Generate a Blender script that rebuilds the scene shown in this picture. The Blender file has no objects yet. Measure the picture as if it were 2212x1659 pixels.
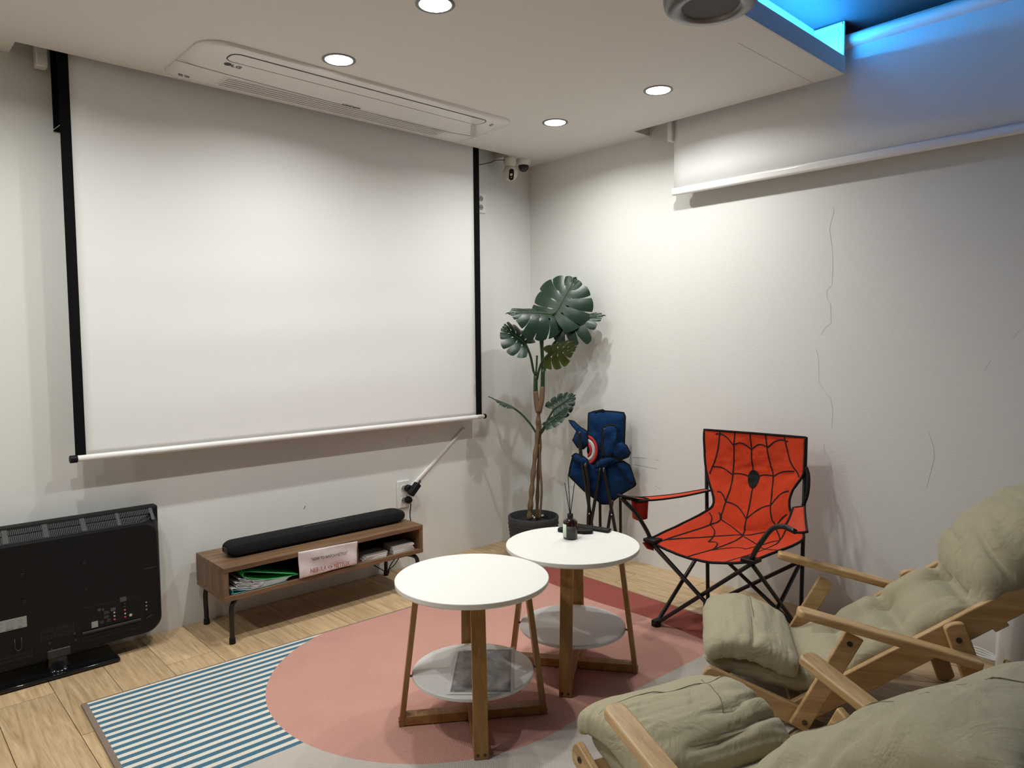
import bpy, bmesh, math, random
import numpy as np
from mathutils import Vector, Matrix, noise
random.seed(7)
SC = bpy.context.scene
COL = SC.collection

# ------------------------------------------------------------------ camera
W, H = 2212, 1659
CX, CY = W/2, H/2
VPX, VPY = (2767, 719.), (-340, 746.)          # vanishing points of the two wall directions
F = math.sqrt(-((VPX[0]-CX)*(VPY[0]-CX)+(VPX[1]-CY)*(VPY[1]-CY)))
def _d(p):
    v = np.array([p[0]-CX, -(p[1]-CY), -F]); return v/np.linalg.norm(v)
_X = _d(VPX); _Y = _d(VPY); _Y = _Y-_X*(_X@_Y); _Y /= np.linalg.norm(_Y); _Z = np.cross(_X, _Y)
RM = np.array([_X, _Y, _Z])
def ray(p): return RM@np.array([p[0]-CX, -(p[1]-CY), -F])
HC = 1.3
_r = ray((1150, 1151)); _t = -HC/_r[2]
CAM = np.array([-_r[0]*_t, -_r[1]*_t, HC])     # the room corner on the floor is the origin
def zp(x, y, z=0): r = ray((x, y)); return CAM+r*((z-CAM[2])/r[2])
def yp(x, y, Y=0): r = ray((x, y)); return CAM+r*((Y-CAM[1])/r[1])
def xp(x, y, X=0): r = ray((x, y)); return CAM+r*((X-CAM[0])/r[0])
def np_(x, y, P0, n):
    r = ray((x, y)); P0 = np.array(P0, float); n = np.array(n, float)
    return CAM+r*(((P0-CAM)@n)/(r@n))

cd = bpy.data.cameras.new('camera'); cam = bpy.data.objects.new('camera', cd); COL.objects.link(cam)
cd.sensor_fit = 'HORIZONTAL'; cd.sensor_width = 36; cd.lens = F/W*36; cd.clip_start = .02
M4 = Matrix.Identity(4)
for i in range(3):
    for j in range(3): M4[i][j] = RM[i][j]
    M4[i][3] = CAM[i]
cam.matrix_world = M4
SC.camera = cam

# ------------------------------------------------------------------ world / exposure
wd = bpy.data.worlds.new('world'); SC.world = wd; wd.use_nodes = True
wd.node_tree.nodes['Background'].inputs[0].default_value = (.9, .95, 1, 1)
wd.node_tree.nodes['Background'].inputs[1].default_value = .0
SC.view_settings.view_transform = 'Standard'; SC.view_settings.look = 'None'
SC.view_settings.gamma = 1; SC.view_settings.use_curve_mapping = False
SC.view_settings.exposure = 0.0
LAMP_W, LAMP_COL = 7.4, (1.0, 1.0, .955)
LED_STRENGTH, LED_COL = 270.0, (.03, .36, 1.0)
LAMPS = [(-1.83, -1.414), (-1.83, -.778), (-.58, -.778), (-.58, -1.42), (-2.98, -.778), (-2.98, -1.414), (-4.33, -.778), (-4.33, -1.414)]
ZC = 2.42; ZL = 2.495; ZU = 2.643
LIP_Y = -2.065

# ------------------------------------------------------------------ materials
def lin(h):
    h = h.lstrip('#'); o = []
    for i in (0, 2, 4):
        c = int(h[i:i+2], 16)/255; o.append(c/12.92 if c <= .04045 else ((c+.055)/1.055)**2.4)
    return (*o, 1)
def nt(name):
    m = bpy.data.materials.new(name); m.use_nodes = True
    n = m.node_tree; return m, n, n.nodes['Principled BSDF']
def N(n, typ, **kw):
    d = n.nodes.new(typ)
    for k, v in kw.items():
        if k.startswith('i_'): d.inputs[int(k[2:])].default_value = v
        else: setattr(d, k, v)
    return d
def mat(name, col, rough=.5, metal=0, spec=.5, var=.0, vscale=8, bump=0, bscale=60, bdist=.002, coat=0, alpha=None, stretch=None, sheen=0):
    m, n, b = nt(name)
    c = lin(col) if isinstance(col, str) else col
    b.inputs['Base Color'].default_value = c; b.inputs['Roughness'].default_value = rough
    b.inputs['Metallic'].default_value = metal; b.inputs['Specular IOR Level'].default_value = spec
    if coat: b.inputs['Coat Weight'].default_value = coat; b.inputs['Coat Roughness'].default_value = .08
    if sheen: b.inputs['Sheen Weight'].default_value = sheen; b.inputs['Sheen Roughness'].default_value = .6
    if alpha is not None: b.inputs['Alpha'].default_value = alpha
    tc = N(n, 'ShaderNodeTexCoord'); src = tc.outputs['Object']
    if stretch:
        mp = N(n, 'ShaderNodeMapping'); mp.inputs['Scale'].default_value = stretch
        n.links.new(src, mp.inputs[0]); src = mp.outputs[0]
    if var:
        t = N(n, 'ShaderNodeTexNoise'); t.inputs['Scale'].default_value = vscale; t.inputs['Detail'].default_value = 5
        n.links.new(src, t.inputs['Vector'])
        mx = N(n, 'ShaderNodeMix', data_type='RGBA')
        mx.inputs[6].default_value = tuple(min(1, x*(1-var)) for x in c[:3])+(1,)
        mx.inputs[7].default_value = tuple(min(1, x*(1+var)) for x in c[:3])+(1,)
        n.links.new(t.outputs['Fac'], mx.inputs[0]); n.links.new(mx.outputs[2], b.inputs['Base Color'])
    if bump:
        t = N(n, 'ShaderNodeTexNoise'); t.inputs['Scale'].default_value = bscale; t.inputs['Detail'].default_value = 6
        n.links.new(src, t.inputs['Vector'])
        bp = N(n, 'ShaderNodeBump'); bp.inputs['Strength'].default_value = bump; bp.inputs['Distance'].default_value = bdist
        n.links.new(t.outputs['Fac'], bp.inputs['Height']); n.links.new(bp.outputs[0], b.inputs['Normal'])
    return m
def wood(name, c1, c2, axis='Z', scale=1., rough=.45, rand=True, knots=.5, lo=.35, hi=.72):
    m, n, b = nt(name); b.inputs['Roughness'].default_value = rough
    tc = N(n, 'ShaderNodeTexCoord'); mp = N(n, 'ShaderNodeMapping')
    s = [22*scale]*3; s['XYZ'.index(axis)] = 1.6*scale; mp.inputs['Scale'].default_value = s
    if rand:
        oi = N(n, 'ShaderNodeObjectInfo'); ad = N(n, 'ShaderNodeVectorMath', operation='ADD')
        ml = N(n, 'ShaderNodeMath', operation='MULTIPLY'); ml.inputs[1].default_value = 37.0
        n.links.new(oi.outputs['Random'], ml.inputs[0]); n.links.new(tc.outputs['Object'], ad.inputs[0]); n.links.new(ml.outputs[0], ad.inputs[1])
        n.links.new(ad.outputs[0], mp.inputs[0])
    else: n.links.new(tc.outputs['Object'], mp.inputs[0])
    t = N(n, 'ShaderNodeTexNoise'); t.inputs['Scale'].default_value = 1.3; t.inputs['Detail'].default_value = 8; t.inputs['Distortion'].default_value = knots
    n.links.new(mp.outputs[0], t.inputs['Vector'])
    t2 = N(n, 'ShaderNodeTexNoise'); t2.inputs['Scale'].default_value = 9; t2.inputs['Detail'].default_value = 3
    n.links.new(mp.outputs[0], t2.inputs['Vector'])
    mm = N(n, 'ShaderNodeMix', data_type='FLOAT'); mm.inputs[0].default_value = .3
    n.links.new(t.outputs['Fac'], mm.inputs[2]); n.links.new(t2.outputs['Fac'], mm.inputs[3])
    cr = N(n, 'ShaderNodeValToRGB'); cr.color_ramp.elements[0].color = lin(c1); cr.color_ramp.elements[1].color = lin(c2)
    cr.color_ramp.elements[0].position = lo; cr.color_ramp.elements[1].position = hi
    n.links.new(mm.outputs[0], cr.inputs[0])
    out = cr.outputs[0]
    if rand:
        hs = N(n, 'ShaderNodeHueSaturation'); mr = N(n, 'ShaderNodeMapRange'); mr.inputs[3].default_value = .9; mr.inputs[4].default_value = 1.1
        n.links.new(oi.outputs['Random'], mr.inputs[0]); n.links.new(mr.outputs[0], hs.inputs['Value']); n.links.new(out, hs.inputs['Color']); out = hs.outputs[0]
    n.links.new(out, b.inputs['Base Color'])
    bp = N(n, 'ShaderNodeBump'); bp.inputs['Strength'].default_value = .15; bp.inputs['Distance'].default_value = .001
    n.links.new(mm.outputs[0], bp.inputs['Height']); n.links.new(bp.outputs[0], b.inputs['Normal'])
    return m
def emis(name, col, s):
    m, n, b = nt(name); b.inputs['Base Color'].default_value = (*col, 1)
    b.inputs['Emission Color'].default_value = (*col, 1); b.inputs['Emission Strength'].default_value = s
    return m

M = {}
M['wall'] = mat('wall_paint', (.78, .785, .765, 1), .75, bump=.3, bscale=130, bdist=.002, var=.02, vscale=3, spec=.25)
M['wall_dim'] = mat('low_bounce_wall_grey', (.22, .21, .20, 1), .8, bump=.1)  # unseen rear and side walls: grey made up to hold down bounced light
M['ceil'] = mat('ceiling_paint', (.76, .755, .725, 1), .7, bump=.06, bscale=90, spec=.25)
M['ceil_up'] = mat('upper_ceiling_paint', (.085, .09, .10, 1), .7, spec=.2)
M['plank'] = wood('oak_laminate', '#a38763', '#e0c49c', 'Y', 1.0, .42, knots=2.2, lo=.3, hi=.75)
M['joint'] = mat('plank_joint', '#3c2a1a', .9)
M['white'] = mat('white_plastic', (.82, .82, .8, 1), .35)
M['white_gloss'] = mat('white_glossy', (.84, .83, .82, 1), .18, coat=.3)
M['screen'] = mat('screen_fabric', (.82, .825, .82, 1), .85, spec=.1, bump=.05, bscale=400)
M['black'] = mat('matte_black', (.012, .012, .013, 1), .7, spec=.25)
M['blackband'] = mat('black_mask_fabric', (.006, .006, .007, 1), .9, spec=.1)
M['black_gloss'] = mat('black_gloss', (.006, .006, .008, 1), .08)
M['black_metal'] = mat('black_powder_coat', (.008, .008, .008, 1), .32)
M['black_plastic'] = mat('black_plastic', (.006, .006, .007, 1), .5, spec=.25)
M['gap'] = mat('dark_gap', (.03, .03, .028, 1), .9, spec=.1)
M['grey_gap'] = mat('grey_gap', (.34, .335, .32, 1), .8, spec=.1)
M['ac'] = mat('ac_plastic', (.80, .79, .765, 1), .22, spec=.5)
M['ac_grille'] = mat('ac_grille', (.72, .71, .69, 1), .35)
M['steel'] = mat('brushed_steel', (.62, .62, .6, 1), .3, metal=1)
M['dark_steel'] = mat('dark_bolt', (.10, .095, .09, 1), .35, metal=1)
M['lamp_body'] = mat('pendant_grey', (.16, .16, .165, 1), .32, metal=.6, bump=.05, bscale=30)
M['lamp_disc'] = mat('pendant_disc', (.10, .10, .105, 1), .7)
M['lamp_on'] = emis('downlight_diffuser', (1.0, .985, .95), 22.0)
M['led'] = emis('blue_led_strip', LED_COL, LED_STRENGTH)
M['led'].node_tree.nodes['Principled BSDF'].inputs['Base Color'].default_value = (.1, .3, .6, 1)
M['walnut_x'] = wood('walnut_board', '#5f4530', '#8d6e52', 'X', 1.1, .5)
M['walnut_z'] = wood('walnut_side', '#634934', '#8a6b50', 'Z', 1.1, .5)
M['oak_z'] = wood('pine_leg', '#8a6231', '#b58a52', 'Z', 1.2, .4)
M['oak_x'] = wood('pine_bar', '#8a6231', '#b58a52', 'X', 1.2, .4)
M['beech'] = wood('beech_rail', '#ad8a5a', '#d9b685', 'X', 1.2, .38)
M['table'] = mat('table_lacquer', (.86, .845, .80, 1), .3, spec=.4)
M['table_edge'] = mat('shelf_lacquer', (.72, .715, .70, 1), .35)
M['pot'] = mat('charcoal_pot', (.035, .037, .042, 1), .75, bump=.5, bscale=30)
M['soil'] = mat('dark_soil', (.02, .016, .012, 1), .95, bump=.8, bscale=80)
M['pebble'] = mat('white_pebble', (.75, .74, .7, 1), .6)
M['trunk'] = mat('trunk_bark', '#6d5740', .85, var=.45, vscale=30, bump=.8, bscale=50, bdist=.004, stretch=(1, 1, .25))
M['stem'] = mat('green_stem', '#26421c', .4, var=.3, vscale=20)
def leafmat():
    m, n, b = nt('monstera_leaf'); b.inputs['Roughness'].default_value = .4
    g = N(n, 'ShaderNodeNewGeometry'); mx = N(n, 'ShaderNodeMix', data_type='RGBA')
    mx.inputs[6].default_value = (.012, .034, .020, 1); mx.inputs[7].default_value = (.070, .115, .016, 1)
    n.links.new(g.outputs['Backfacing'], mx.inputs[0]); n.links.new(mx.outputs[2], b.inputs['Base Color'])
    t = N(n, 'ShaderNodeTexNoise'); t.inputs['Scale'].default_value = 30
    bp = N(n, 'ShaderNodeBump'); bp.inputs['Strength'].default_value = .15; bp.inputs['Distance'].default_value = .003
    n.links.new(t.outputs['Fac'], bp.inputs['Height']); n.links.new(bp.outputs[0], b.inputs['Normal'])
    return m
M['leaf'] = leafmat()
M['vein'] = mat('leaf_midrib', (.05, .085, .04, 1), .4)
def fabric(name, col, var=.08, wr=.5, ws=9, weave=900, sheen=.2):
    m, n, b = nt(name); c = lin(col) if isinstance(col, str) else col
    b.inputs['Roughness'].default_value = .9; b.inputs['Specular IOR Level'].default_value = .12
    b.inputs['Sheen Weight'].default_value = sheen; b.inputs['Sheen Roughness'].default_value = .5
    tc = N(n, 'ShaderNodeTexCoord')
    t = N(n, 'ShaderNodeTexNoise'); t.inputs['Scale'].default_value = weave*.3; t.inputs['Detail'].default_value = 3
    n.links.new(tc.outputs['Object'], t.inputs['Vector'])
    mx = N(n, 'ShaderNodeMix', data_type='RGBA')
    mx.inputs[6].default_value = tuple(x*(1-var) for x in c[:3])+(1,); mx.inputs[7].default_value = tuple(x*(1+var) for x in c[:3])+(1,)
    n.links.new(t.outputs['Fac'], mx.inputs[0]); n.links.new(mx.outputs[2], b.inputs['Base Color'])
    t2 = N(n, 'ShaderNodeTexNoise'); t2.inputs['Scale'].default_value = ws; t2.inputs['Detail'].default_value = 4; t2.inputs['Distortion'].default_value = 1.2
    n.links.new(tc.outputs['Object'], t2.inputs['Vector'])
    bp = N(n, 'ShaderNodeBump'); bp.inputs['Strength'].default_value = wr; bp.inputs['Distance'].default_value = .012
    n.links.new(t2.outputs['Fac'], bp.inputs['Height'])
    b2 = N(n, 'ShaderNodeBump'); b2.inputs['Strength'].default_value = .25; b2.inputs['Distance'].default_value = .0006
    n.links.new(t.outputs['Fac'], b2.inputs['Height']); n.links.new(bp.outputs[0], b2.inputs['Normal'])
    n.links.new(b2.outputs[0], b.inputs['Normal'])
    return m
M['olive'] = fabric('olive_canvas', (.41, .365, .245, 1), .14, .9, 10)
M['red'] = fabric('red_canvas', (.54, .048, .015, 1), .05, .55, 11, sheen=.1)
M['darkred'] = fabric('dark_red_canvas', (.33, .022, .012, 1), .05, .4, 11, sheen=.1)
M['blue'] = fabric('blue_canvas', (.0055, .031, .10, 1), .05, .6, 14, sheen=.03)
M['piping'] = mat('black_piping', (.010, .010, .010, 1), .8, spec=.2)
M['emb_red'] = mat('red_print', (.50, .03, .025, 1), .8)
M['emb_white'] = mat('white_print', (.6, .6, .62, 1), .8)
M['paper'] = mat('laminated_paper', (.74, .68, .68, 1), .25, bump=.5, bscale=14, bdist=.01, spec=.6)
M['ink'] = mat('black_ink', (.03, .03, .03, 1), .6)
M['redink'] = mat('red_ink', (.35, .05, .045, 1), .6)
M['greyink'] = mat('grey_ink', (.25, .25, .25, 1), .6)
M['bookw'] = mat('white_paper_stack', (.75, .74, .71, 1), .7, var=.05, vscale=200, stretch=(1, 1, 20))
M['cover'] = mat('grey_cover', (.28, .29, .29, 1), .5)
M['folder_g'] = mat('green_file', (.04, .42, .12, 1), .35)
M['folder_w'] = mat('white_file', (.66, .67, .68, 1), .4)
M['folder_b'] = mat('teal_file', (.10, .36, .42, 1), .35)
M['amber'] = mat('amber_glass', (.018, .006, .004, 1), .06, spec=.6)
M['label_g'] = mat('pale_green_label', (.58, .68, .56, 1), .5)
M['label_k'] = mat('dark_label', (.05, .045, .042, 1), .6, var=.8, vscale=120, stretch=(1, 1, .1))
M['label'] = mat('silver_label', (.30, .31, .31, 1), .45)
M['silver'] = mat('jack_metal', (.7, .68, .6, 1), .3, metal=1)
M['jack_r'] = mat('red_jack', (.5, .08, .06, 1), .4)
M['gold'] = mat('gold_ring', (.45, .36, .05, 1), .4)
M['clear'] = mat('clear_sleeve', (.85, .85, .85, 1), .12, alpha=.16)
M['crack'] = mat('wall_crack', (.60, .59, .57, 1), .9)
M['mark'] = mat('wall_mark', (.16, .14, .12, 1), .9)
M['dome'] = mat('smoked_dome', (.03, .03, .035, 1), .08)
M['cream'] = mat('cream_plastic', (.72, .70, .62, 1), .4)

# ------------------------------------------------------------------ mesh helpers
ROOT = {}
def tag(o, label=None, cat=None, group=None, kind=None):
    if label: o['label'] = label
    if cat: o['category'] = cat
    if group: o['group'] = group
    if kind: o['kind'] = kind
    return o
def thing(name, label, cat, loc=(0, 0, 0), rz=0, group=None):
    o = bpy.data.objects.new(name, None); COL.objects.link(o); o.empty_display_size = .05
    o.location = loc; o.rotation_euler = (0, 0, rz)
    ROOT[o] = (np.array(loc, float), rz)
    return tag(o, label, cat, group)
def to_local(root, P):
    loc, rz = ROOT[root]; P = np.array(P, float)-loc
    c, s = math.cos(-rz), math.sin(-rz)
    return np.stack([P[..., 0]*c-P[..., 1]*s, P[..., 0]*s+P[..., 1]*c, P[..., 2]], -1)
def nrm(v): v = np.array(v, float); return v/(np.linalg.norm(v)+1e-12)
class MB:
    def __init__(s): s.v = []; s.f = []
    def add(s, v, f):
        o = len(s.v); s.v += [tuple(map(float, p)) for p in v]; s.f += [tuple(o+i for i in q) for q in f]; return s
    def box(s, a, b):
        x0, y0, z0 = np.minimum(a, b); x1, y1, z1 = np.maximum(a, b)
        return s.add([(x0,y0,z0),(x1,y0,z0),(x1,y1,z0),(x0,y1,z0),(x0,y0,z1),(x1,y0,z1),(x1,y1,z1),(x0,y1,z1)],
                     [(0,3,2,1),(4,5,6,7),(0,1,5,4),(1,2,6,5),(2,3,7,6),(3,0,4,7)])
    def obox(s, p0, p1, w, t, side):
        """plank from p0 to p1; w along 'side', t along the third direction"""
        p0 = np.array(p0, float); p1 = np.array(p1, float); d = nrm(p1-p0); side = np.array(side, float)
        sd = nrm(side-d*(d@side)); up = np.cross(d, sd); v = []
        for p in (p0, p1):
            for a, b in ((-1,-1),(1,-1),(1,1),(-1,1)): v.append(p+sd*a*w/2+up*b*t/2)
        return s.add(v, [(0,1,2,3),(7,6,5,4),(0,4,5,1),(1,5,6,2),(2,6,7,3),(3,7,4,0)])
    def tube(s, pts, r, n=10, closed=False, caps=True):
        P = [np.array(p, float) for p in pts]; m = len(P); rs = r if hasattr(r, '__len__') else [r]*m
        T = []
        for i in range(m):
            a = P[i-1] if (i > 0 or closed) else P[i]; b = P[(i+1) % m] if (i < m-1 or closed) else P[i]
            T.append(nrm(b-a))
        up = np.array([0, 0, 1.]) if abs(T[0][2]) < .9 else np.array([1., 0, 0])
        u = nrm(np.cross(T[0], up)); v = []
        for i in range(m):
            u = nrm(u-T[i]*(T[i]@u)); w = np.cross(T[i], u)
            for k in range(n):
                a = 2*math.pi*k/n; v.append(P[i]+(u*math.cos(a)+w*math.sin(a))*rs[i])
        f = []
        for i in range(m if closed else m-1):
            j = (i+1) % m
            for k in range(n): f.append((i*n+k, i*n+(k+1) % n, j*n+(k+1) % n, j*n+k))
        if caps and not closed: f.append(tuple(range(n-1, -1, -1))); f.append(tuple((m-1)*n+k for k in range(n)))
        return s.add(v, f)
    def lathe(s, prof, c=(0, 0, 0), n=32, cap=True):
        v = []; m = len(prof)
        for r, z in prof:
            for k in range(n):
                a = 2*math.pi*k/n; v.append((c[0]+r*math.cos(a), c[1]+r*math.sin(a), c[2]+z))
        f = [(i*n+k, i*n+(k+1) % n, (i+1)*n+(k+1) % n, (i+1)*n+k) for i in range(m-1) for k in range(n)]
        if cap: f.append(tuple(range(n-1, -1, -1))); f.append(tuple((m-1)*n+k for k in range(n)))
        return s.add(v, f)
    def grid(s, fn, nu, nv, cu=False, cv=False):
        v = [fn(i/(nu if cu else nu-1), j/(nv if cv else nv-1)) for i in range(nu) for j in range(nv)]
        f = []
        for i in range(nu if cu else nu-1):
            for j in range(nv if cv else nv-1):
                a, b = (i+1) % nu, (j+1) % nv; f.append((i*nv+j, a*nv+j, a*nv+b, i*nv+b))
        return s.add(v, f)
    def poly(s, pts, d):
        """flat polygon extruded by vector d"""
        P = [np.array(p, float) for p in pts]; d = np.array(d, float); n = len(P)
        nn = sum(np.cross(P[i]-P[0], P[(i+1) % n]-P[0]) for i in range(n))
        if nn@d > 0: P = P[::-1]
        return s.add(P+[p+d for p in P], [tuple(range(n)), tuple(range(2*n-1, n-1, -1))]+[(i, i+n, (i+1) % n+n, (i+1) % n) for i in range(n)])
    def build(s, name, m, parent=None, world=False, smooth=None, bevel=0, seg=2, solid=0, sub=0, kind=None):
        V = np.array(s.v, float); loc = None
        top = parent
        while top is not None and top not in ROOT: top = top.parent
        if parent is not None and world: V = to_local(top, V)
        if parent is not None and parent is not top:      # sub-part: parent part sits at the root's origin unless moved
            V = V-np.array(parent.location)
        if parent is None:
            loc = np.array([(V[:, 0].min()+V[:, 0].max())/2, (V[:, 1].min()+V[:, 1].max())/2, V[:, 2].min()]); V = V-loc
        me = bpy.data.meshes.new(name); me.from_pydata(V.tolist(), [], s.f); me.validate(); me.update()
        bm = bmesh.new(); bm.from_mesh(me); bmesh.ops.recalc_face_normals(bm, faces=bm.faces) if smooth != 'keep' else None
        bm.to_mesh(me); bm.free()
        me.materials.append(M[m] if isinstance(m, str) else m)
        if smooth is not None and smooth is not False:
            for p in me.polygons: p.use_smooth = True
            if smooth not in (True, 'keep'): me.set_sharp_from_angle(angle=math.radians(smooth))
        o = bpy.data.objects.new(name, me); COL.objects.link(o)
        if loc is not None: o.location = loc; ROOT[o] = (loc, 0.)
        if parent is not None: o.parent = parent
        if bevel:
            b = o.modifiers.new('bevel', 'BEVEL'); b.width = bevel; b.segments = seg; b.limit_method = 'ANGLE'; b.angle_limit = math.radians(40); b.harden_normals = False
            for p in me.polygons: p.use_smooth = True
            me.set_sharp_from_angle(angle=math.radians(35))
        if solid:
            b = o.modifiers.new('solid', 'SOLIDIFY'); b.thickness = solid; b.offset = 0
        if sub:
            b = o.modifiers.new('sub', 'SUBSURF'); b.levels = sub; b.render_levels = sub
        if kind: o['kind'] = kind
        return o
def crom(P, n):
    """Catmull-Rom through the points P, n samples per span"""
    P = [np.array(p, float) for p in P]; Q = [2*P[0]-P[1]]+P+[2*P[-1]-P[-2]]; out = []
    for i in range(1, len(Q)-2):
        a, b, c, d = Q[i-1:i+3]
        for k in range(n):
            t = k/n; out.append(.5*((2*b)+(-a+c)*t+(2*a-5*b+4*c-d)*t*t+(-a+3*b-3*c+d)*t**3))
    out.append(P[-1]); return out
def copy_thing(root):
    r = root.copy(); COL.objects.link(r)
    for ch in list(root.children):
        c = ch.copy(); COL.objects.link(c); c.parent = r
        for g in list(ch.children): k = g.copy(); COL.objects.link(k); k.parent = c
    return r
def text(name, body, size, m, parent, origin, xdir, ydir, align='CENTER', extr=.0004, sx=1.):
    cu = bpy.data.curves.new(name+'_c', 'FONT'); cu.body = body; cu.size = size; cu.align_x = align; cu.extrude = extr; cu.resolution_u = 3
    o = bpy.data.objects.new(name+'_c', cu); COL.objects.link(o)
    bpy.context.view_layer.update()
    me0 = bpy.data.meshes.new_from_object(o.evaluated_get(bpy.context.evaluated_depsgraph_get()))
    xd, yd = nrm(xdir), nrm(ydir); zd = np.cross(xd, yd)
    V = [np.array(origin)+xd*v.co.x*sx+yd*v.co.y+zd*v.co.z for v in me0.vertices]
    F_ = [tuple(p.vertices) for p in me0.polygons]
    bpy.data.objects.remove(o); bpy.data.meshes.remove(me0)
    return MB().add(V, F_).build(name, m, parent, world=True)

# ------------------------------------------------------------------ room shell
XW, YR = -5.3, -5.0
def struct(mb, name, m, **k): return tag(mb.build(name, m, **k), kind='structure')
struct(MB().box((XW-.1, 0, -.05), (.1, .12, 2.75)), 'wall_left', 'wall')
struct(MB().box((0, YR-.1, -.05), (.12, 0, 2.75)), 'wall_right', 'wall')
struct(MB().box((XW-.1, YR-.1, -.05), (0, YR, 2.75)), 'wall_rear', 'wall_dim')
struct(MB().box((XW-.1, YR, -.05), (XW, 0, 2.75)), 'wall_side', 'wall_dim')
floor = struct(MB().box((XW, YR, -.06), (0, 0, -.008)), 'floor', 'joint')
wl = bpy.data.objects['wall_left']; wr = bpy.data.objects['wall_right']
# planks: columns along y, 0.1878 wide, end joints read off the photograph where they show
PW = .1878; ends = {0: -1.34, 1: -1.006, 9: -.333, 12: -.37, 14: -.72, 15: -.32, 13: -.93, 11: -.75, 10: -1.05, 8: -.9}
cache = {}
g = .0011
for c in range(29):
    e = ends.get(c, -(.25+((c*.437) % 1)*.95)); ys = [0]
    y = e
    while y > YR: ys.append(y); y -= 1.2
    ys.append(YR)
    x1 = -PW*c; x0 = max(-PW*(c+1), XW)
    for a, b in zip(ys[:-1], ys[1:]):
        ln = round(a-b, 3); key = (ln, round(x1-x0, 3))
        if key not in cache:
            hx, hy = (x1-x0)/2-g, ln/2-g; me = MB().box((-hx, -hy, -.008), (hx, hy, 0))
            V = me.v; msh = bpy.data.meshes.new('plank'); msh.from_pydata(V, [], me.f); msh.materials.append(M['plank']); cache[key] = msh
        o = bpy.data.objects.new('plank', cache[key]); COL.objects.link(o); o.parent = floor
        o.location = np.array([(x0+x1)/2, (a+b)/2, 0])-ROOT[floor][0]
# ceilings
cl = MB()
cl.box((XW, LIP_Y, ZC), (-.14, -.135, ZL)); cl.box((XW, -.135, ZC), (-2.81, 0, ZL)); cl.box((-.31, -.135, ZC), (0, 0, ZL)); cl.box((-.14, -.95, ZC), (0, -.135, ZL))
ceiling = struct(cl, 'ceiling', 'ceil')
for nm, a, b in (('cove_lip', (XW, LIP_Y-.004, ZC+.0005), (-.14, LIP_Y+.012, ZL)),
                 ('cove_riser', (XW, -1.938, ZL), (-.15, -1.928, ZU)),
                 ('cove_end_panel', (-.152, LIP_Y-.002, ZL-.002), (-.14, -1.928, ZU-.002))):
    MB().box(a, b).build(nm, 'ceil', ceiling, world=True)
MB().box((-.79, -1.9325, ZC-.0006), (-.14, -1.9305, ZC+.002)).build('ceiling_seam', mat('seam_line', (.5, .47, .44, 1), .9), ceiling, world=True)
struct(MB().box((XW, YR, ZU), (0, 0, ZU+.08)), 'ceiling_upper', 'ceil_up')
# LED strip lying in the cove
led = thing('led_strip', 'glowing blue LED strip in the ceiling cove', 'LED strip', (-2.3, -2.02, ZL))
MB().box((XW+.05, -2.03, ZL), (-.18, -2.018, ZL+.004)).build('emitter', 'led', led, world=True)
MB().tube(crom([(-.155, -1.94, ZU-.012), (-.157, -1.95, ZU-.05), (-.16, -1.975, ZU-.09), (-.17, -2.0, ZL+.012)], 6), .0035).build('feed_cable', 'white', led, world=True)
MB().tube([(-.152, -1.935, ZU-.012), (-.150, -2.06, ZU-.010)], .009).build('corner_bead', 'white', led, world=True)
# wall marks
def strip_on(wall, pts, w, m, name, axis):
    mb = MB(); P = [np.array(p) for p in pts]
    for a, b in zip(P[:-1], P[1:]):
        d = nrm(b-a); nn = np.array([0, -1., 0]) if axis == 'y' else np.array([-1., 0, 0]); sd = np.cross(d, nn)*w/2
        mb.add([a-sd, b-sd, b+sd, a+sd], [(0, 1, 2, 3)])
    return mb.build(name, m, wall, world=True)
s_ = 472/1263
for pl in ([(158,20),(165,45),(150,90),(138,150),(148,210),(156,280),(158,380),(152,470),(120,505),(125,545),(143,580),(148,690),(105,725),(92,760)],
           [(62,840),(75,900),(78,1030),(110,1085),(145,1130),(158,1200),(150,1300)], [(105,1390),(110,1440),(140,1480),(152,1560)], [(708,1315),(738,1400),(745,1470),(725,1540),(700,1640)], [(1240,725),(1200,775)], [(1070,905),(1033,962)]):
    strip_on(wr, [xp(1740+a*s_, 440+b*s_, -.0008) for a, b in pl], .0016, 'crack', 'plaster_crack', 'x')
for a, b in (((656, 1100), (660, 1093)), ((1290, 950), (1300, 956)), ((326, 1305), (331, 1309))):
    f_ = yp if a[0] < 1200 else None
    if f_: strip_on(wl, [yp(*a, -.0008), yp(*b, -.0008)], .004, 'mark', 'scuff_mark', 'y')
for a, b in (((1367, 987), (1398, 990)), ((1415, 993), (1425, 995)), ((1370, 1003), (1420, 1013)), ((1415, 1050), (1428, 1056))):
    strip_on(wr, [xp(*a, -.0008), xp(*b, -.0008)], .003, 'crack', 'scuff_mark', 'x')
q = yp(882, 951, 0); MB().box((q[0]-.012, -.003, q[2]-.012), (q[0]+.012, 0, q[2]+.012)).build('paint_patch', 'wall', wl, world=True, bevel=.001)

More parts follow.
